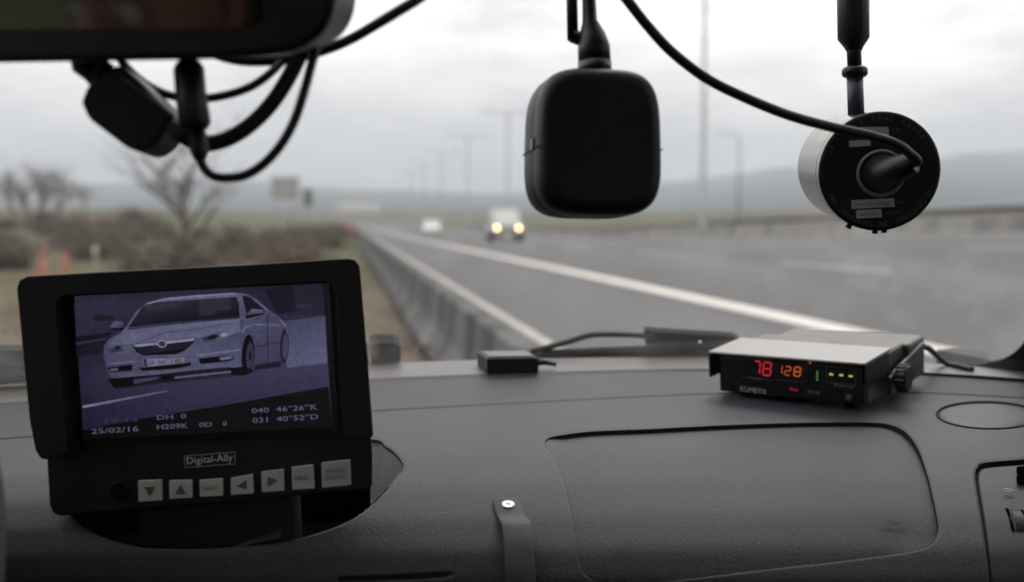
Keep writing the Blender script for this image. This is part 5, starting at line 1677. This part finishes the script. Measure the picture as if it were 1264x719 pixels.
MB().prism([(hv.y - 0.30, -0.72), (hv.y - 0.20, -0.72), (hv.y - 0.24, -0.12), (hv.y - 0.33, -0.12)], hv.x - 0.24, hv.x + 0.24, Matrix(((0, 0, 1, 0), (1, 0, 0, 0), (0, 1, 0, 0), (0, 0, 0, 1))), 0.03, 3).build('backrest', 'lining', seat)
MB().rbox((hv.x - 0.12, hv.y - 0.30, -0.11), (hv.x + 0.12, hv.y - 0.21, 0.07), 0.03).build('headrest', 'lining', seat)
MB().rbox((hv.x - 0.2, hv.y - 0.25, -1.05), (hv.x + 0.2, hv.y + 0.2, -0.86), 0.01).build('base', 'lining', seat)
M_['cloth'] = mat('dark_uniform', (0.02, 0.022, 0.03), 0.9, var=0.2, vscale=40)
M_['skin'] = mat('skin', (0.50, 0.28, 0.20), 0.5, var=0.08, vscale=30)
M_['hair'] = mat('dark_hair', (0.02, 0.016, 0.013), 0.6, var=0.2, vscale=90)
M_['eye'] = mat('eye_white', (0.7, 0.68, 0.66), 0.25, var=0.03)
hx, hy, hz_ = hv
J = [(hx, hy - 0.10, -0.66, .14), (hx, hy - 0.12, -0.45, .145), (hx, hy - 0.13, -0.28, .14), (hx, hy - 0.09, -0.17, .07), (hx, hy - 0.05, -0.10, .056), (hx, hy - 0.02, hz_ - 0.05, .072), (hx, hy - 0.01, hz_ + 0.03, .086), (hx, hy - 0.015, hz_ + 0.09, .07)]
ed = [(i, i + 1) for i in range(7)]
for s in (-1, 1):
    b = len(J)
    J += [(hx + s * 0.16, hy - 0.12, -0.24, .07), (hx + s * 0.24, hy + 0.02, -0.42, .048), (hx + s * 0.17, hy + 0.26, -0.40, .036), (hx + s * 0.16, hy + 0.33, -0.37, .03)]
    ed += [(2, b), (b, b + 1), (b + 1, b + 2), (b + 2, b + 3)]
    b = len(J)
    J += [(hx + s * 0.10, hy + 0.05, -0.64, .085), (hx + s * 0.14, hy + 0.36, -0.56, .065), (hx + s * 0.13, hy + 0.60, -0.92, .045), (hx + s * 0.13, hy + 0.72, -0.99, .04)]
    ed += [(0, b), (b, b + 1), (b + 1, b + 2), (b + 2, b + 3)]
me = bpy.data.meshes.new('body')
me.from_pydata([q[:3] for q in J], ed, [])
me.materials.append(M_['cloth'])
bo = bpy.data.objects.new('person', me)
COL.objects.link(bo)
sk = bo.modifiers.new('skin', 'SKIN')
for i, q in enumerate(J):
    me.skin_vertices[0].data[i].radius = (q[3], q[3])
me.skin_vertices[0].data[0].use_root = True
sb2 = bo.modifiers.new('sub', 'SUBSURF'); sb2.levels = 2; sb2.render_levels = 2
bpy.context.view_layer.update()
dg = bpy.context.evaluated_depsgraph_get()
me2 = bpy.data.meshes.new_from_object(bo.evaluated_get(dg))
bo.modifiers.clear()
bo.data = me2
me2.materials.clear(); me2.materials.append(M_['cloth']); me2.materials.append(M_['skin'])
for p in me2.polygons:
    p.use_smooth = True
    c = p.center
    p.material_index = 1 if (c.z > -0.13 and abs(c.x - hx) < 0.15) else (1 if c.y > hy + 0.28 and c.z > -0.5 else 0)
bo.matrix_world = MV
tag(bo, 'driver in dark clothes whose face shows dimly in the mirror', 'person')
for s in (-1, 1):
    ey = MB().lathe([(0.0, 0.0125), (0.006, 0.011), (0.0105, 0.006), (0.0125, 0.0), (0.0105, -0.006)], 18, Matrix.Translation((hx + s * 0.032, hy + 0.072, hz_ + 0.012)) @ Matrix.Rotation(R(-90), 4, 'X')).build('eye', 'eye', bo)
    MB().lathe([(0.0, 0.0132), (0.005, 0.012)], 14, Matrix.Translation((hx + s * 0.032, hy + 0.072, hz_ + 0.012)) @ Matrix.Rotation(R(-90), 4, 'X')).build('iris', 'hair', ey)
    MB().tube(catmull([(hx + s * 0.014, hy + 0.086, hz_ + 0.032), (hx + s * 0.032, hy + 0.088, hz_ + 0.038), (hx + s * 0.052, hy + 0.075, hz_ + 0.031)], 5), 0.0042, 8).build('eyebrow', 'hair', bo)
    MB().tube(catmull([(hx + s * 0.083, hy - 0.005, hz_ + 0.03), (hx + s * 0.094, hy - 0.012, hz_ + 0.01), (hx + s * 0.084, hy - 0.003, hz_ - 0.025)], 5), [0.006] * 11, 8, True, 1.6).build('ear', 'skin', bo)
MB().tube(catmull([(hx, hy + 0.082, hz_ + 0.022), (hx, hy + 0.098, hz_ - 0.005), (hx, hy + 0.108, hz_ - 0.026), (hx, hy + 0.085, hz_ - 0.034)], 5), [0.007 + 0.006 * min(1, i / 10) for i in range(16)], 10).build('nose', 'skin', bo)
MB().tube(catmull([(hx - 0.024, hy + 0.075, hz_ - 0.058), (hx, hy + 0.083, hz_ - 0.055), (hx + 0.024, hy + 0.075, hz_ - 0.058)], 5), 0.005, 8).build('mouth', 'skin', bo)
mb = MB(); vs = []; fs = []
for i in range(10):
    t = i / 9 * R(86)
    for j in range(28):
        a = 2 * math.pi * j / 28
        drop_ = 1.0 - 0.30 * max(0, math.sin(a)) * smooth(0.4, 1.0, i / 9)
        tt = t * drop_
        vs.append((hx + 0.094 * math.sin(tt) * math.cos(a), hy - 0.02 + 0.106 * math.sin(tt) * math.sin(a), hz_ + 0.015 + 0.118 * math.cos(tt)))
for i in range(9):
    for j in range(28):
        fs.append((i * 28 + j, i * 28 + (j + 1) % 28, (i + 1) * 28 + (j + 1) % 28, (i + 1) * 28 + j))
mb.add(vs, fs, True).build('hair', 'hair', bo)
